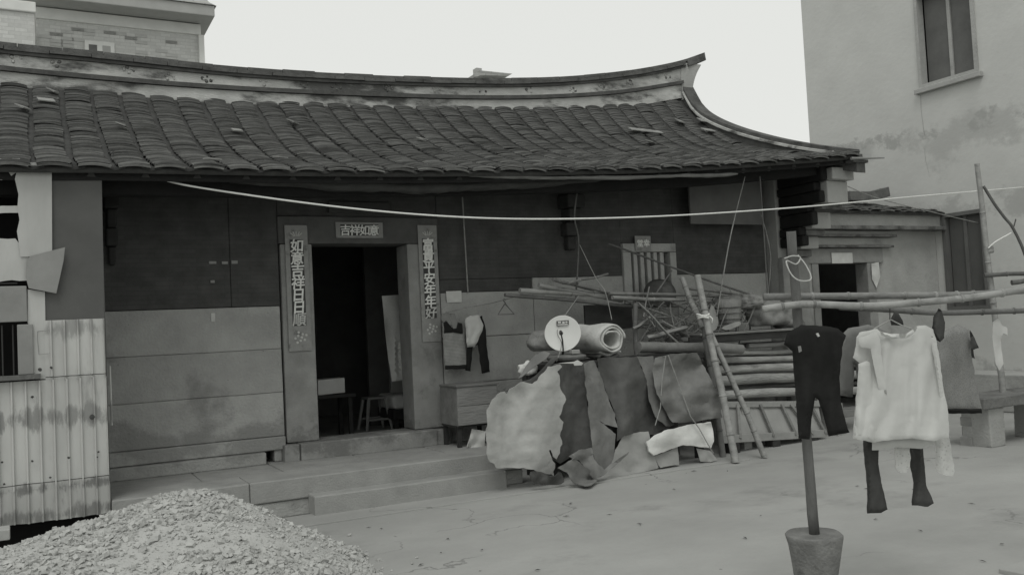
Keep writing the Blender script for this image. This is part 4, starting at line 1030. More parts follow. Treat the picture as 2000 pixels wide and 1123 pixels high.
# quilt roll: spiral of thick cloth with its open end to the right
e0 = ay(1196, 655, 7.98); e1 = ay(1128, 655, 8.52); N = 96; sp_ = []
for j in range(9):
    t_ = j/8; o = e0.lerp(e1, t_); axv = (e1-e0).normalized(); s1 = Vector((-axv.y, axv.x, 0)); s1 = s1 if s1.y < 0 else -s1
    # the open end is turned towards the viewer
    sec = []
    for i in range(N+1):
        th = i/N*math.pi*2*2.4+.6; r = (.088+.031*th/(2*math.pi))*(1-.06*t_); wv = 1+.20*noise.noise(Vector((th*.9, t_*2.5, 0)))
        sec.append(o + (s1*math.cos(th)*1.15 + Vector((0, 0, 1))*math.sin(th)*.95)*r*wv + axv*(.03*noise.noise(Vector((th, 3, 0)))))
    sp_.append(sec)
q = MB().sweep(sp_, closed=False); qs = min(v.z for v in q.v)
for v in q.v: v.z += ZT_+.07-qs
qr = q.build('quilt_roll', 'quilt', smooth=True, solid=.019); tag(qr, 'thick pale quilt rolled up on top of the heap beside the dish', 'quilt')
for k, (dx, dz, w) in enumerate(((0, 0, .26), (.03, .03, .24))):
    fn = lambda u, v, k=k, dx=dx, dz=dz: (e1.x-.02+dx+u*(e0.x-e1.x+.16), 8.08+v*.4, ZT_+.022+dz*1.1+.016*math.sin(u*7+k*2)+.012*noise.noise(Vector((u*3, v*3, k))))
    tag(MB().grid(24, 8, fn).build('folded_quilt', 'quilt' if k else 'canvas', smooth=True, solid=.022), ('lower grey', 'upper pale')[k]+' folded quilt layer lying under the quilt roll', 'quilt')
def lump(name, px, py, Y, rx, ry, rz, m, label, cat, seed=0, amp=.18, parent=None, n=14, base=None):
    c = ay(px, py, Y); mb = MB(); bm = bmesh.new(); bmesh.ops.create_icosphere(bm, subdivisions=4, radius=1)
    vs = []
    for v in bm.verts:
        d = v.co; k = 1+amp*noise.noise(d*1.6+Vector((seed*5.1, 0, 0)))+amp*.5*noise.noise(d*4+Vector((seed, 2, 0)))
        z = d.z*rz*k; z = max(z, -rz*.72); vs.append(c+Vector((d.x*rx*k, d.y*ry*k, z)))
    mb.add(vs, [[v.index for v in f.verts] for f in bm.faces]); bm.free()
    return tag(mb.build(name, m, smooth=True), label, cat)
lump('sack', 1062, 668, 8.42, .19, .17, .13, 'sack', 'bulging grey sack lying behind the satellite dish', 'sack', 1)
lump('cloth_bundle', 1031, 721, 8.06, .10, .08, .085, 'foam', 'small white cloth bundle on the left edge of the heap', 'bundle', 2, .4)
c = ay(1112, 700, 8.12); tag(MB().lathe((c.x, c.y+.06, ZT_+.01), [(.20, 0), (.215, .03), (.21, .05), (.12, .062), (.002, .064)], 24).build('basin', 'hide_mid', smooth=False, bevel=.006), 'upturned shallow dark basin under the satellite dish', 'basin')
c = ay(1123, 682, 8.02); tag(rough_block((c.x-.05, 8.0, ZT_+.075), (c.x+.05, 8.08, ZT_+.12), .006, 3).build('wood_offcut', 'card', bevel=.006), 'small pale wood offcut beside the foot of the dish', 'offcut')
tag(sheet('paper_arrow', [(1090, 709), (1121, 706), (1128, 703), (1139, 709), (1136, 713), (1122, 714), (1120, 710)], lambda x, y: ay(x, y, 7.80), 'note', thick=.004, step=5), 'torn strip of white paper on the top edge of the heap', 'paper')
tag(sheet('canvas_scrap', [(1044, 694), (1062, 686), (1074, 690), (1066, 702), (1050, 712), (1036, 722), (1020, 736), (1012, 740), (1026, 716)], lambda x, y: ay(x, y, 7.92-.004*(y-700)), 'hide_mid', thick=.012, step=5), 'crumpled grey cloth scrap below the satellite dish', 'scrap')
# string over the canvas sheet
dr = drape(.21, .14, .02, 6)
for i, (L, lab) in enumerate((([(340, 335), (400, 500), (470, 690), (520, 760), (570, 850), (600, 900)], 'thin string running long down the canvas sheet'), ([(330, 340), (310, 480), (300, 640), (270, 740)], 'thin string hanging at the left of the canvas sheet'))):
    pts = [dr(860+(x+975 if i == 0 else x+970)/2.955*1.0, 580+y/2.955) for x, y in L]
    tag(MB().tube(pts, .006, 5).build('string', 'rope_grey'), lab, 'string')

# ---- rolled mat and stacked timber
def stick(name, p0, p1, r0, r1, m, label, cat, group=None, bend=.01, seed=0, n=12, nodes=0, wob=.08, seg=9, flat=1.0):
    pts, rad = [], []
    for i in range(n+1):
        t_ = i/n; q_ = p0.lerp(p1, t_); b_ = noise.noise_vector(Vector((seed*3.7, t_*2.1, 0)))*bend; pts.append(q_+b_*math.sin(math.pi*t_)*2); rad.append(r0+(r1-r0)*t_)
    mb = MB().tube(pts, rad, seg, wob=wob, flat=flat); o = mb.build(name, m, smooth=True); tag(o, label, cat, group)
    md = o.modifiers.new('e', 'EDGE_SPLIT'); md.split_angle = math.radians(60)
    if nodes:
        for k in range(1, nodes+1):
            t_ = k/(nodes+1)+.03*math.sin(k*5+seed); i = t_*n; j = int(i); q_ = pts[j].lerp(pts[min(j+1, n)], i-j); rr = r0+(r1-r0)*t_; dv = (p1-p0).normalized()
            MB().tube([q_-dv*rr*.35, q_-dv*rr*.15, q_+dv*rr*.15, q_+dv*rr*.35], [rr*1.0, rr*1.16, rr*1.16, rr*1.0], 9).build('bamboo_node', m, o, smooth=True)
    return o
stick('rolled_mat', ay(1246, 678, 8.08), ay(1448, 682, 8.2), .062, .06, 'canvas', 'rolled grey mat lying on top of the canvas sheet', 'mat', bend=.015, seed=1, wob=.1, n=20, seg=12)
stick('short_log', ay(1372, 668, 8.35), ay(1436, 671, 8.35), .05, .055, 'log_wood', 'short pale log just behind the rolled mat', 'log', bend=.006, seed=2)
LG = [(702, 1392, .038, 8.32, 'log_wood'), (719, 1388, .050, 8.3, 'log_wood'), (741, 1400, .062, 8.28, 'log_pale'), (757, 1388, .026, 8.40, 'grey_wood'), (771, 1385, .056, 8.27, 'log_pale'), (689, 1400, .033, 8.38, 'log_pale')]
names = ['second log from the top of the timber stack', 'dark third log from the top of the timber stack', 'pale thick log in the middle of the timber stack', 'thin log second from the bottom of the timber stack', 'pale bottom log of the timber stack', 'topmost thin log of the timber stack']
for i, (yy, x0, r, Y, m) in enumerate(LG):
    stick('log', ay(x0, yy+3, Y), ay(1690, yy-10, Y+.05), r, r*.9, m, names[i], 'log', 'timber stacked behind the bamboo poles', .02, i+3, wob=.16, seg=10)
for i in range(5):
    stick('log', ay(1400, 700+i*16, Y)+Vector((0, .2+.03*(i % 2), 0)), ay(1690, 692+i*16, Y)+Vector((0, .24, 0)), .06, .055, 'grey_wood', ('topmost', 'second', 'third', 'fourth', 'lowest')[i]+' rear log, behind the front row of the timber stack', 'log', 'rear logs of the timber stack', .01, i+20)
for i, (xx, yy) in enumerate(((1440, 8.35), (1610, 8.45))):
    p = ay(xx, 790, yy); tag(rough_block((p.x-.06, 8.2, 0), (p.x+.06, 8.75, ay(xx, 778, yy).z-.05), .008).build('stone_block', 'block_stone'), ('left', 'right')[i]+' stone block carrying the timber stack', 'stone')
# planks and off-cuts filling the pile between the rails and the logs
for i, (p, q, Y_, w_, m_, lab) in enumerate((((1262, 660), (1340, 640), 8.42, .05, 'grey_wood', 'short grey plank leaning beside the slanting brace'), ((1300, 676), (1400, 652), 8.46, .06, 'dark_wood', 'dark plank lying under the brushwood'),
        ((1290, 628), (1360, 668), 8.5, .045, 'grey_wood', 'grey plank sloping down under the brushwood'), ((1400, 676), (1540, 670), 8.42, .05, 'dark_wood', 'dark plank under the trough on the timber stack'), ((1460, 676), (1600, 664), 8.36, .035, 'log_wood', 'split log lying just below the trough'))):
    stick('plank' if i != 4 else 'log', ay(*p, Y_), ay(*q, Y_), w_, w_*.9, m_, lab, 'plank' if i != 4 else 'log', None, .012, i+80, wob=.2, flat=.6 if i != 4 else 1)
# trough and boards above the logs
a, b = ay(1345, 672, 8.3), ay(1560, 643, 8.35)
tg = thing('wooden_trough', 'dark wooden trough lying on top of the timber stack', 'trough', ((a.x+b.x)/2, 8.45, a.z))
box('side', (a.x, 8.28, a.z), (b.x, 8.31, b.z-.01), 'dark_wood', tg); box('side', (a.x, 8.72, a.z), (b.x, 8.75, b.z-.01), 'dark_wood', tg)
box('bottom', (a.x, 8.311, a.z), (b.x, 8.719, a.z+.03), 'dark_wood', tg); box('end', (a.x+.002, 8.311, a.z+.031), (a.x+.03, 8.719, b.z-.012), 'grey_wood', tg)
box('cover_board', (a.x+.15, 8.26, b.z-.007), (b.x+.05, 8.74, b.z+.02), 'grey_wood', tg)
ztt = b.z+.02
for i, (px, py, rx, rz, m, lab, cat, nm) in enumerate(((1500, 614, .34, .20, 'sack', 'large grey sack of straw on the timber stack', 'sack', 'sack'), (1540, 634, .17, .13, 'canvas', 'grey cloth bundle wedged against the post side of the stack', 'bundle', 'cloth_bundle'), (1462, 590, .17, .12, 'straw', 'tuft of straw on top of the large sack', 'straw', 'straw_tuft'))):
    lump(nm, px, py, 8.55, rx, .2, rz, m, lab, cat, i+5, .3)
# basket
c = ay(1424, 634, 8.5); bz = ay(1424, 578, 8.5).z
bk_ = thing('basket', 'woven basket standing on the timber stack', 'basket', (c.x, c.y, c.z))
MB().lathe((c.x, c.y, c.z), [(.12, 0), (.135, .03), (.14, .09), (.15, .16), (.16, .24), (.168, bz-c.z), (.15, bz-c.z), (.12, .05), (.002, .04)], 26, wob=.12).build('body', 'sack', bk_, smooth=True)
for z in (.07, .14, .21, bz-c.z): MB().tube([(c.x+math.cos(k*math.pi/10)*(.14+z*.115), c.y+math.sin(k*math.pi/10)*(.14+z*.115), c.z+z) for k in range(21)], .008, 6).build('hoop', 'bamboo_dark', bk_)
fn = lambda x, y: ay(x, y, 8.36+.02*nz(x, y, 3, .08, .05))
tag(sheet('board_scrap', [(1391, 592), (1404, 626), (1398, 645), (1383, 648), (1378, 636), (1384, 610)], fn, 'card', thick=.012, step=6, soft=1), 'leaf-shaped pale board scrap beside the basket', 'scrap')
tag(sheet('paper_scrap', [(1406, 640), (1444, 626), (1448, 634), (1420, 646)], lambda x, y: ay(x, y, 8.3), 'card', thick=.01, step=6, soft=1), 'pale scrap lying in front of the basket', 'scrap')
# slatted panel leaning below the logs
sp0, sp1 = ay(1408, 790, 8.22), ay(1600, 788, 8.3); sq0, sq1 = ay(1408, 858, 8.05), ay(1612, 846, 8.15)
sl = thing('slatted_panel', 'pale slatted wooden panel leaning under the timber stack', 'panel', sq0)
def beam(p0, p1, w, t_, m, name, parent, up=Vector((0, 0, 1))):
    d = (p1-p0).normalized(); s_ = d.cross(up).normalized(); u_ = s_.cross(d); mb = MB()
    mb.add([p0+s_*t_+u_*w, p0-s_*t_+u_*w, p0-s_*t_-u_*w, p0+s_*t_-u_*w, p1+s_*t_+u_*w, p1-s_*t_+u_*w, p1-s_*t_-u_*w, p1+s_*t_-u_*w], [(0, 1, 2, 3), (7, 6, 5, 4), (0, 4, 5, 1), (1, 5, 6, 2), (2, 6, 7, 3), (3, 7, 4, 0)])
    return mb.build(name, m, parent, bevel=.004)
beam(sp0, sp1, .035, .02, 'card', 'rail', sl); beam(sq0, sq1, .045, .02, 'card', 'rail', sl)
off = Vector((0, .03, 0)); MB().add([sp0+off, sp1+off, sq1+off, sq0+off], [(0, 1, 2, 3)]).build('backing', 'card', sl, solid=.012)
for px0, px1 in ((1436, 1440), (1478, 1502), (1520, 1546), (1538, 1580), (1578, 1606)):
    t0 = (px0-1408)/192; t1 = (px1-1408)/200; beam(sp0.lerp(sp1, t0)-off*.8, sq0.lerp(sq1, t1)-off*.8, .018, .014, 'grey_wood', 'slat', sl, Vector((1, 0, 0)))
for i, f in enumerate((.12, .5, .88)):
    p = sq0.lerp(sq1, f); box('foot', (p.x-.06, p.y-.02, 0), (p.x+.06, p.y+.12, p.z-.05), 'dark_wood', sl)
# ---- bamboo poles
BL = 'bamboo poles'
B = [((1362, 538), (1437, 903), 7.95, 7.66, .042, 'upright bamboo pole tied with white rope at the right of the heap', 'bamboo'),
     ((1332, 543), (1372, 640), 8.25, 7.98, .034, 'short bamboo pole crossing the tied upright pole', 'bamboo'),
     ((1372, 612), (1412, 893), 8.0, 7.78, .036, 'darker bamboo pole standing just left of the tied upright', 'bamboo_dark'),
     ((1384, 640), (1494, 893), 7.92, 7.66, .034, 'bamboo prop slanting right from the tied upright pole', 'bamboo')]
for i, (p, q, y0, y1, r, lab, m) in enumerate(B):
    a, b = ay(*p, y0), ay(*q, y1)
    if i != 1 and b.z < 0.2: b = az(*q, .01)
    stick('bamboo_pole', a, b, r*.9, r, m, lab, 'pole', BL, .015, i+40, n=20, nodes=5, wob=.05)
c = ay(1371, 618, 7.87)
rp_ = MB()
for k in range(3): rp_.tube([c+Vector((math.cos(t_)*(.062+.006*k), math.sin(t_)*.055-.02, .016*(k-1)+.01*math.sin(t_*2+k))) for t_ in [j*math.pi/8 for j in range(17)]], .010, 6)
rp_.tube([c+Vector((.05, -.07, 0)), c+Vector((.08, -.08, -.03)), c+Vector((.07, -.08, -.08))], .008, 6)
tag(rp_.build('rope_lashing', 'rope_white', smooth=True), 'white rope lashed round the upright bamboo pole', 'rope')
HP = [((986, 576), (1245, 599), .022, 'bamboo_dark', 'lowest long bamboo rail sticking out left over the heap'),
      ((1015, 568), (1200, 577), .032, 'bamboo', 'thick hollow bamboo rail with its cut end at the left'),
      ((1052, 557), (1215, 588), .026, 'bamboo', 'pale bamboo rail lying across the top of the rails'),
      ((1128, 556), (1300, 598), .022, 'bamboo_dark', 'dark bamboo rail sloping down to the right'),
      ((1190, 573), (1500, 583), .020, 'bamboo', 'pale thin bamboo rail reaching behind the basket'),
      ((1196, 581), (1470, 592), .024, 'bamboo', 'long pale bamboo rail below the barred window'),
      ((1110, 553), (1187, 535), .016, 'bamboo', 'short pale stick jutting up from the bamboo rails'),
      ((1340, 562), (1440, 576), .020, 'grey_wood', 'grey stick behind the two upright bamboo ends'),
      ((1080, 546), (1160, 566), .02, 'bamboo_dark', 'short dark stick among the bamboo rails')]
for i, (p, q, r, m, lab) in enumerate(HP):
    stick('bamboo_rail', ay(*p, 8.62-.02*i), ay(*q, 8.62+.02*i), r, r*.85, m, lab, 'pole', 'bamboo rails over the heap', .012, i+60, nodes=3, wob=.05)
stick('long_stick', ay(1188, 476, 8.9), ay(1466, 576, 8.5), .012, .014, 'bamboo_dark', 'long thin dark stick leaning across the barred window', 'stick', bend=.01, seed=3)
p = ay(1241, 592, 8.5); q = ay(1244, 700, 8.5)
stick('wooden_post', p, Vector((q.x, 8.5, ZT_)), .028, .03, 'grey_wood', 'short wooden post under the rails right of the quilt', 'post', seed=8)
stick('wooden_brace', ay(1247, 592, 8.4), ay(1338, 684, 8.2), .022, .024, 'grey_wood', 'slanting wooden brace right of the quilt roll', 'brace', seed=9, flat=.6)
stick('wooden_brace', ay(1236, 642, 8.45), ay(1272, 618, 8.45), .026, .026, 'grey_wood', 'short wooden brace crossing the little post', 'brace', seed=10, flat=.6)
tag(MB().box(ay(1142, 596, 8.75), ay(1236, 640, 8.75)+Vector((0, .03, 0))).build('shadow_sheet', 'dark_wood'), 'dark sheet put in for the shadow behind the quilt roll', 'panel')  # shadow region behind the roll, put in as a dark sheet
br = MB(); rg = random.Random(6)
for i in range(120):
    p = ay(rg.uniform(1255, 1470), rg.uniform(588, 664), rg.uniform(8.35, 8.8)); v = Vector((rg.uniform(-1, 1), rg.uniform(-.4, .4), rg.uniform(-.7, .7))).normalized()*rg.uniform(.07, .28)
    br.tube([p-v, p+noise.noise_vector(p*9)*.02, p+v], rg.uniform(.004, .011), 5)
tag(br.build('brushwood', 'bamboo'), 'tangle of dry brushwood between the heap and the basket', 'brushwood', kind='stuff')
# conical straw hat leaning at the window
c = ay(1290, 572, 8.95); hx = Vector((.28, -.75, .6)).normalized()
tag(MB().lathe(c, [(.20, -.02), (.205, -.012), (.14, .05), (.07, .10), (.02, .135), (.002, .14)], 26, axis=Vector((-.4, -.8, .42)), wob=.05).build('straw_hat', 'bamboo_dark', smooth=True), 'dark conical straw hat leaning against the barred window', 'hat')
stick('forked_stick', ay(1312, 528, 8.8), ay(1282, 572, 8.8), .01, .012, 'bamboo', 'thin stick standing up beside the straw hat', 'stick', seed=11)
# ropes and canes hanging from the eave
def rope(pts, r, m, label, name='rope', cat='rope', n=24, sag=0):
    P = [Vector(p) for p in pts]; out = []
    for i in range(n+1):
        s_ = i/n*(len(P)-1); k = min(int(s_), len(P)-2); t_ = s_-k
        p0 = P[max(k-1, 0)]; p1 = P[k]; p2 = P[k+1]; p3 = P[min(k+2, len(P)-1)]
        q_ = .5*((2*p1)+(p2-p0)*t_+(2*p0-5*p1+4*p2-p3)*t_*t_+(3*p1-p0-3*p2+p3)*t_**3); out.append(q_-Vector((0, 0, sag*4*(i/n)*(1-i/n))))
    return tag(MB().tube(out, r, 6).build(name, m, smooth=True), label, cat)
rope([ay(1133, 340, 8.6), ay(1122, 420, 8.62), ay(1130, 470, 8.62), ay(1126, 560, 8.62), ay(1124, 590, 8.6)], .010, 'bamboo_dark', 'old rope hanging from the eave and carrying the bamboo rails')
rope([ay(1132, 478, 8.62), ay(1165, 545, 8.5), ay(1182, 570, 8.4), ay(1195, 625, 8.3)], .005, 'rope_grey', 'thin string running down to the quilt roll')
rope([ay(1455, 345, 8.3), ay(1425, 470, 8.3), ay(1400, 618, 8.3)], .008, 'bamboo', 'thin cane slanting from the eave to the basket', 'cane', 'cane')
rope([ay(1484, 345, 8.3), ay(1492, 460, 8.4), ay(1500, 590, 8.5)], .009, 'bamboo_dark', 'thin cane hanging from the eave near the gable', 'cane', 'cane')
rope([ay(1487, 420, 8.42), ay(1505, 500, 8.45), ay(1498, 590, 8.5)], .007, 'bamboo', 'thinnest cane hanging from the eave beside the gable', 'cane', 'cane')
rope([ay(903, 385, 9.24), ay(908, 470, 9.24), ay(914, 572, 9.24)], .009, 'rope_grey', 'thin cable running down the wall right of the doorway', 'cable', 'cable')
rope([ay(1131, 577, 8.6), ay(1090, 640, 8.2), ay(1097, 672, 8.05), ay(1087, 706, 7.85)], .005, 'rope_grey', 'pale string tied round the satellite dish', 'string', 'string')
# ---- washing line across the courtyard
rope([ay(300, 345, 8.3), ay(385, 366, 8.14), ay(640, 402, 8.05), ay(860, 422, 7.95), ay(1060, 428, 7.9), ay(1300, 422, 7.8), ay(1560, 405, 7.75), ay(1800, 383, 7.75), ax(2012, 365, XR-.002)], .0095, 'rope_white', 'long white washing line slung from the eave across to the right house', 'washing_line', 'washing line', 60)
# second, thin line to the right house
rope([ay(1650, 362, 8.6), ay(1730, 392, 8.7), ax(1912, 436, XR)], .006, 'rope_grey', 'thin grey line from the gable corner to the right house', 'line', 'line')

# ---- small washing by the door
YC = 9.12
rope([ay(862, 614, YC), ay(905, 602, YC), ay(960, 592, YC), ay(1012, 578, 8.75)], .005, 'rope_grey', 'thin string by the door with small clothes on hangers', 'line', 'line')
def zc_(L): return [(840+x/3.12, 420+y/3.12) for x, y in L]
def Dy(Y, o=0): return lambda x, y: (Y/ray(x, y).y)-o
vt = garment('vest', zc_([(70, 665), (100, 640), (128, 668), (160, 645), (200, 655), (215, 740), (222, 935), (92, 938), (80, 760)]), Dy(YC), 'knit', None, .03, .012, 4, 1, 8); tag(vt, 'patterned knit vest with dark yoke hanging beside the doorway', 'vest')
garment('yoke', zc_([(82, 655), (104, 648), (130, 680), (160, 650), (196, 660), (200, 722), (140, 715), (84, 720)]), Dy(YC, .03), 'cloth_black', vt, .014, .006, 4, 1, 6)
garment('collar', zc_([(68, 615), (98, 590), (122, 600), (140, 690), (120, 670), (96, 640), (70, 660)]), Dy(YC, .045), 'shirt_grey', vt, .01, .006, 4, 2, 5)
garment('collar', zc_([(122, 600), (150, 600), (168, 640), (160, 690), (142, 692)]), Dy(YC, .045), 'shirt_grey', vt, .01, .006, 4, 2, 5)
garment('hem', zc_([(92, 915), (222, 912), (222, 938), (92, 940)]), Dy(YC, .034), 'cloth_black', vt, .01, .004, 4, 3, 4)
tag(garment('trousers', zc_([(228, 640), (318, 612), (340, 700), (345, 800), (366, 955), (315, 966), (290, 790), (262, 800), (246, 952), (214, 946), (226, 800), (222, 700)]), Dy(YC), 'cloth_black', None, .025, .012, 4, 4, 7), 'small black trousers hanging beside the knit vest', 'trousers')
tag(garment('blouse', zc_([(212, 630), (245, 612), (300, 610), (325, 672), (320, 700), (272, 805), (226, 806), (218, 720)]), Dy(YC, .045), 'shirt_white', None, .025, .03, 4, 5, 7, .12, .05), 'small white blouse draped over the black trousers', 'blouse')
hg = MB(); P = [ay(*q_, 9.0) for q_ in zc_([(455, 542), (414, 606), (512, 604), (462, 545), (455, 530), (445, 520), (450, 512), (462, 516)])]
tag(hg.tube(P, .007, 6).build('clothes_hanger', 'bamboo_dark'), 'empty triangular hanger on the string by the door', 'hanger')

# ================================================================== drying rack in front
DR = 5.0
p0, p1 = ad(1545, 452, DR-.02), ad(1590, 1045, DR)
rk_ = thing('rack_post', 'wooden clothes rack post set in a stone mortar', 'post', (p1.x, p1.y, 0))
pts = [p0.lerp(p1, i/14)+noise.noise_vector(Vector((i*.4, 0, 0)))*.004 for i in range(15)]
MB().tube(pts[:6]+pts[6:], [.026+.003*i/14 for i in range(15)], 12, wob=.12).build('pole', 'post_wood', rk_, smooth=True)
mz = p1.z
MB().lathe((p1.x, p1.y, 0), [(.098, 0), (.108, .06), (.120, .14), (.134, .22), (.146, .30), (.154, mz-.012), (.156, mz+.004), (.149, mz+.012), (.12, mz+.006), (.06, mz+.010), (.002, mz+.008)], 40, wob=.09).build('mortar', 'mortar_stone', rk_, smooth=True)
# loops of cord round the post
rope([ad(1532, 505, 4.93), ad(1548, 500, 4.92), ad(1563, 503, 4.94), ad(1555, 516, 4.93), ad(1536, 510, 4.92), ad(1545, 535, 4.9), ad(1562, 548, 4.9), ad(1584, 545, 4.92), ad(1575, 520, 4.95), ad(1558, 498, 4.97)], .004, 'cord_white', 'white cord looped loosely round the rack post', 'cord', 'cord', 60)
def rail(L, D, r, label, m='bamboo', seed=0, nodes=7):
    P = [ad(x, y, d) for (x, y), d in zip(L, D)]; out = []; n = 30
    for i in range(n+1):
        s_ = i/n*(len(P)-1); k = min(int(s_), len(P)-2); out.append(P[k].lerp(P[k+1], s_-k))
    for _ in range(3): out = [out[0]]+[(out[i-1]+out[i]*2+out[i+1])/4 for i in range(1, n)]+[out[-1]]
    o = tag(MB().tube(out, [r*(1-.12*i/n) for i in range(n+1)], 10, wob=.06).build('rack_rail', m, smooth=True), label, 'pole', 'rails of the drying rack')
    for k in range(1, nodes+1):
        i = int(n*k/(nodes+1)+(k*seed) % 2); d = (out[i+1]-out[i-1]).normalized(); q_ = out[i]
        MB().tube([q_-d*r*.4, q_-d*r*.15, q_+d*r*.15, q_+d*r*.4], [r*.98, r*1.16, r*1.16, r*.98], 10).build('bamboo_node', m, o, smooth=True)
    return o
rail([(1492, 580), (1669, 578), (1832, 577), (1900, 575), (2110, 560)], [5.1, 5.1, 5.15, 5.2, 5.3], .021, 'upper bamboo rail of the drying rack', seed=1)
rail([(1490, 604), (1566, 593), (1704, 599), (1884, 583), (1993, 567), (2110, 545)], [4.93, 4.93, 4.9, 4.9, 4.95, 5.0], .021, 'front bamboo rail of the drying rack, bowed in the middle', seed=2)
rail([(1640, 600), (1704, 603), (1832, 612), (1993, 607), (2110, 603)], [5.5, 5.5, 5.55, 5.6, 5.6], .019, 'lower rear bamboo rail of the drying rack', 'bamboo_dark', seed=3)
# second post just beyond the frame carries the right ends of the rails
p0, p1 = ad(2096, 430, 5.15), az(2130, 1140, 0)
p1 = Vector((p0.x+.03, p0.y, 0))
r2 = thing('rack_post', 'second rack post in a mortar just past the right edge of the frame', 'post', p1)
MB().tube([p0.lerp(p1, i/10)+noise.noise_vector(Vector((i*.4, 7, 0)))*.004 for i in range(11)], .028, 12, wob=.12).build('pole', 'post_wood', r2, smooth=True)
MB().lathe(p1, [(.115, 0), (.12, .02), (.148, .33), (.158, .342), (.158, .362), (.150, .366), (.002, .36)], 30, wob=.05).build('mortar', 'mortar_stone', r2, bevel=.004)
# ---- washing on the rack
def zr(L): return [(1500+x/1.994, 560+y/1.994) for x, y in L]
def hook(x, y0, y1, d, parent): MB().tube([ad(x, y1, d), ad(x, y0+4, d), ad(x+4, y0, d), ad(x+7, y0+5, d+.03)], .003, 5).build('hanger_hook', 'iron', parent)
bt_ = tag(garment('trousers', zr([(128, 148), (75, 180), (62, 225), (95, 252), (106, 400), (118, 590), (162, 594), (172, 500), (184, 432), (196, 440), (215, 500), (236, 582), (318, 566), (304, 530), (284, 450), (278, 350), (292, 225), (304, 190), (272, 162), (215, 152)]), lambda x, y: 4.86, 'cloth_black', None, .03, .05, 6, 1, 12), 'black trousers hanging over the rack post', 'trousers')
MB().prism([ad(x, y, 4.80) for x, y in zr([(118, 232), (128, 230), (132, 250), (122, 256)])], (0, .004, 0)).build('logo_patch', 'shirt_grey', bt_)
MB().prism([ad(x, y, 4.81) for x, y in zr([(188, 182), (196, 180), (202, 192), (195, 195)])], (0, .004, 0)).build('logo_patch', 'shirt_white', bt_)
gl = tag(garment('long_sleeve_shirt', zr([(285, 190), (312, 162), (390, 147), (430, 160), (520, 200), (520, 480), (345, 470), (350, 380), (338, 300), (330, 430), (278, 424), (276, 330)]), lambda x, y: 5.28, 'shirt_grey', None, .035, .03, 8, 2, 12), 'grey long-sleeved shirt hanging behind the white shirt', 'shirt')
ws = tag(garment('white_shirt', zr([(345, 195), (356, 178), (425, 164), (445, 180), (480, 193), (540, 190), (566, 172), (575, 155), (612, 150), (643, 165), (656, 210), (666, 262), (684, 400), (700, 480), (706, 585), (650, 600), (560, 590), (480, 596), (410, 606), (330, 590), (338, 480), (350, 350), (356, 296), (330, 276), (342, 232)]), lambda x, y: 4.90-.0002*(y-640), 'shirt_white', None, .009, .06, 5, 3, 7, .024, .0015), 'loose white shirt hanging in front on the drying rack', 'shirt')
garment('hem_layer', zr([(405, 595), (520, 588), (650, 592), (652, 612), (600, 630), (500, 625), (470, 636), (405, 636)]), lambda x, y: 4.93, 'shirt_white', ws, .012, .02, 7, 4, 8)
garment('collar', zr([(436, 172), (480, 184), (540, 182), (564, 166), (574, 152), (582, 158), (572, 178), (545, 198), (480, 204), (440, 188)]), lambda x, y: 4.865, 'shirt_white', ws, .012, .006, 5, 5, 5)
garment('sleeve', zr([(352, 200), (420, 175), (435, 200), (440, 260), (460, 400), (465, 420), (430, 395), (410, 300), (400, 240), (362, 236)]), lambda x, y: 4.85, 'shirt_white', ws, .010, .02, 6, 6, 10)
MB().tube([ad(x, y, 4.93) for x, y in zr([(380, 195), (420, 160), (478, 128), (520, 150), (560, 165)])], .004, 5).build('hanger', 'frame_metal', ws)
hook(1738, 592, 626, 4.93, ws)
garment('sleeve', zr([(636, 190), (652, 205), (664, 262), (684, 400), (700, 480), (706, 560), (688, 575), (676, 460), (655, 330), (640, 250)]), lambda x, y: 4.865, 'shirt_white', ws, .010, .02, 4, 15, 6)
garment('sleeve', zr([(352, 300), (395, 285), (408, 380), (414, 500), (410, 600), (338, 588), (342, 470)]), lambda x, y: 4.862, 'shirt_white', ws, .014, .035, 5, 16, 7)
tag(garment('leggings', zr([(380, 330), (600, 330), (606, 520), (604, 630), (611, 700), (616, 770), (646, 842), (622, 856), (560, 850), (566, 762), (552, 690), (544, 630), (500, 480), (440, 560), (430, 620), (430, 690), (441, 760), (466, 866), (440, 880), (386, 882), (385, 770), (376, 690), (370, 610)]), lambda x, y: 5.04, 'cloth_dark', None, .035, .04, 6, 7, 10), 'dark grey leggings hanging below the white shirt', 'leggings')
tag(sheet('lace_cloth', zr([(645, 560), (705, 575), (716, 650), (728, 738), (690, 734), (652, 716), (655, 640)]), lambda x, y: ad(x, y, 4.97+.03*nz(x, y, 3, .06, .01)), 'lace', thick=.004, step=6, rag=4, soft=1), 'lacy white cloth showing right below the white shirt', 'cloth')
tag(sheet('lace_cloth', zr([(492, 600), (552, 600), (552, 722), (500, 724), (495, 660)]), lambda x, y: ad(x, y, 4.97+.03*nz(x, y, 6, .06, .01)), 'lace', thick=.004, step=6, rag=3, soft=1), 'lacy white cloth between the two legs of the leggings', 'cloth')
tag(garment('sock', zr([(492, 96), (506, 100), (524, 130), (528, 150), (480, 150), (476, 130)]), lambda x, y: 4.97, 'cloth_dark', None, .03, .01, 5, 8, 10), 'dark sock folded over the rail above the white shirt', 'sock')
tag(garment('sock', zr([(664, 84), (676, 92), (690, 140), (686, 200), (670, 216), (652, 206), (638, 160), (644, 116)]), lambda x, y: 4.93, 'cloth_dark', None, .035, .015, 5, 9, 10), 'dark sock hanging right of the white shirt collar', 'sock')
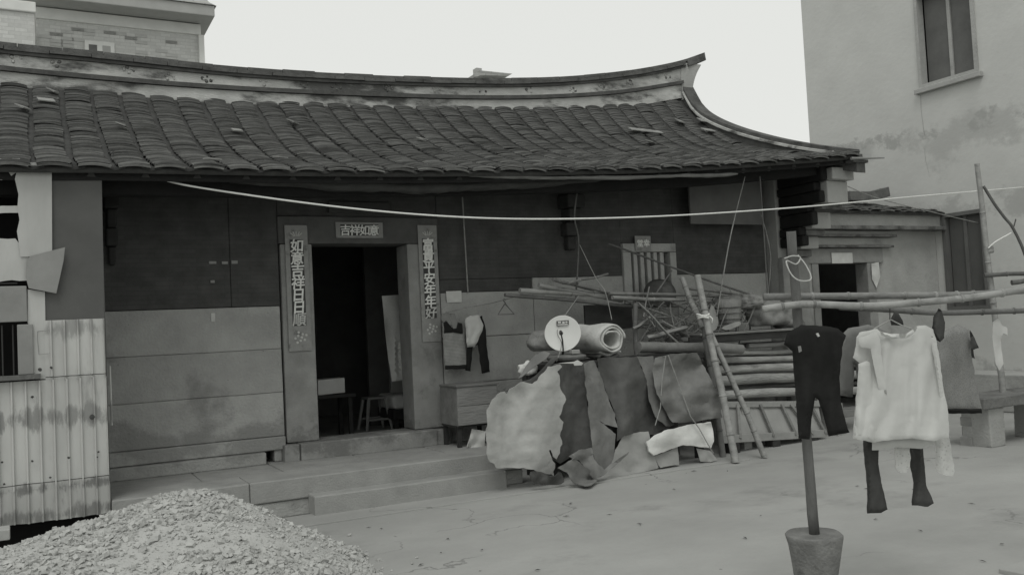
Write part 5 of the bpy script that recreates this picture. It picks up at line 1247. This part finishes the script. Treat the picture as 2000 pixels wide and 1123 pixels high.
ck = tag(garment('checked_shirt', zr([(640, 200), (700, 165), (738, 148), (782, 166), (800, 205), (818, 236), (798, 246), (795, 275), (815, 400), (834, 476), (832, 492), (640, 492)]), lambda x, y: 5.55, 'check', None, .04, .03, 7, 10, 14), 'grey checked short-sleeved shirt hanging at the right of the rack', 'shirt')
garment('sleeve', zr([(786, 168), (800, 190), (822, 238), (800, 246), (806, 280), (794, 276), (788, 220)]), lambda x, y: 5.49, 'cloth_dark', ck, .02, .02, 5, 11, 6)
garment('hem', zr([(640, 476), (832, 474), (834, 492), (640, 494)]), lambda x, y: 5.5, 'cloth_black', ck, .012, .006, 5, 12, 4)
tag(sheet('white_stocking', zr([(875, 138), (896, 124), (908, 150), (930, 160), (932, 190), (916, 182), (904, 200), (915, 300), (900, 326), (884, 300), (872, 205)]), lambda x, y: ad(x, y, 5.6+.03*nz(x, y, 6, .08, .02)), 'shirt_white', thick=.012, step=5), 'thin white stocking hanging at the right edge of the rack', 'stocking')

# ================================================================== stone bench and poles at the right edge
g0 = az(1905, 880, 0)
Yb = g0.y
sbn = thing('stone_bench', 'rough stone slab bench on block legs at the right edge', 'bench', (az(1960, 885, 0).x, Yb+.2, 0))
a = ay(1914, 778, Yb); b = ay(1914, 800, Yb)
rough_block((a.x, Yb-.05, b.z), (a.x+1.6, Yb+.45, a.z), .012).build('slab', 'moss_stone', sbn, bevel=.012)
rough_block((a.x+.14, Yb, 0), (a.x+.40, Yb+.35, b.z-.006), .012).build('leg', 'block_stone', sbn, bevel=.012)
rough_block((a.x+1.1, Yb, 0), (a.x+1.4, Yb+.35, b.z-.006), .012).build('leg', 'block_stone', sbn, bevel=.012)
for i in range(4):
    p = ay(1895, 872-i*20, Yb+.25); tag(rough_block((p.x-.02+.03*(i % 2), Yb+.22, p.z-.0), (p.x+.24+.03*(i % 2), Yb+.36, p.z+.10), .006, 3).build('loose_brick', 'frame_stone', bevel=.006), ('bottom', 'second lowest', 'third', 'top')[i]+' brick of the small pile left of the stone bench', 'brick', 'bricks piled beside the stone bench')
rough_block((XR-.7, -1, 0), (XR-.01, 9.5, .55), .02, 6).build('plinth', 'stucco_old', rh, bevel=.02)
p0 = ad(1908, 320, (ay(1958, 775, Yb+.2)-EYE).dot(FW)); p1 = ay(1960, 776, Yb+.2); p1.z = a.z
stick('rough_pole', p0, p1, .028, .036, 'bamboo', 'tall pale pole standing on the stone bench', 'pole', bend=.01, seed=4, n=20, nodes=4)
dpt = (p1-EYE).dot(FW)
rope([ad(1921, 364, dpt), ad(1942, 398, dpt), ad(1962, 425, dpt), ad(1978, 445, dpt), ad(2000, 492, dpt), ad(2020, 560, dpt)], .016, 'post_wood', 'dark crooked branch leaning against the tall pole at the right edge', 'branch', 'branch', 30)
MB().tube([ad(1979, 446, dpt), ad(1984, 428, dpt)], .008, 5).build('twig', 'post_wood', bpy.data.objects['branch'])
rope([ad(1930, 485, dpt-.05), ad(1945, 472, dpt-.05), ad(1975, 455, dpt-.03)], .008, 'rope_white', 'white cord between the tall pole and the branch', 'cord', 'cord', 12)
tag(MB().lathe(ad(1932, 486, dpt)-Vector((0, 0, .05)), [(.042, 0), (.05, .02), (.046, .04), (.05, .06), (.04, .08)], 14).build('rope_lashing', 'rope_grey'), 'grey cord lashing on the tall pole at the right edge', 'rope')
stick('cross_rail', ad(1922, 538, dpt-.06), ad(2110, 530, dpt-.06), .026, .024, 'bamboo_dark', 'dark cross rail tied to the tall pole at the right edge', 'pole', seed=5, nodes=3)
stick('broken_stick', ad(1976, 552, dpt-.2), ad(2060, 540, dpt-.2), .03, .02, 'post_wood', 'dark stub of wood below the cross rail at the right edge', 'stick', seed=6)
p = az(1975, 1118, 0)
tag(rough_block((p.x-.06, p.y-.25, 0), (p.x+.5, p.y+.04, .03), .006).build('paving_slab', 'concrete_pale', bevel=.008), 'pale slab lying on the ground at the lower right corner', 'slab')
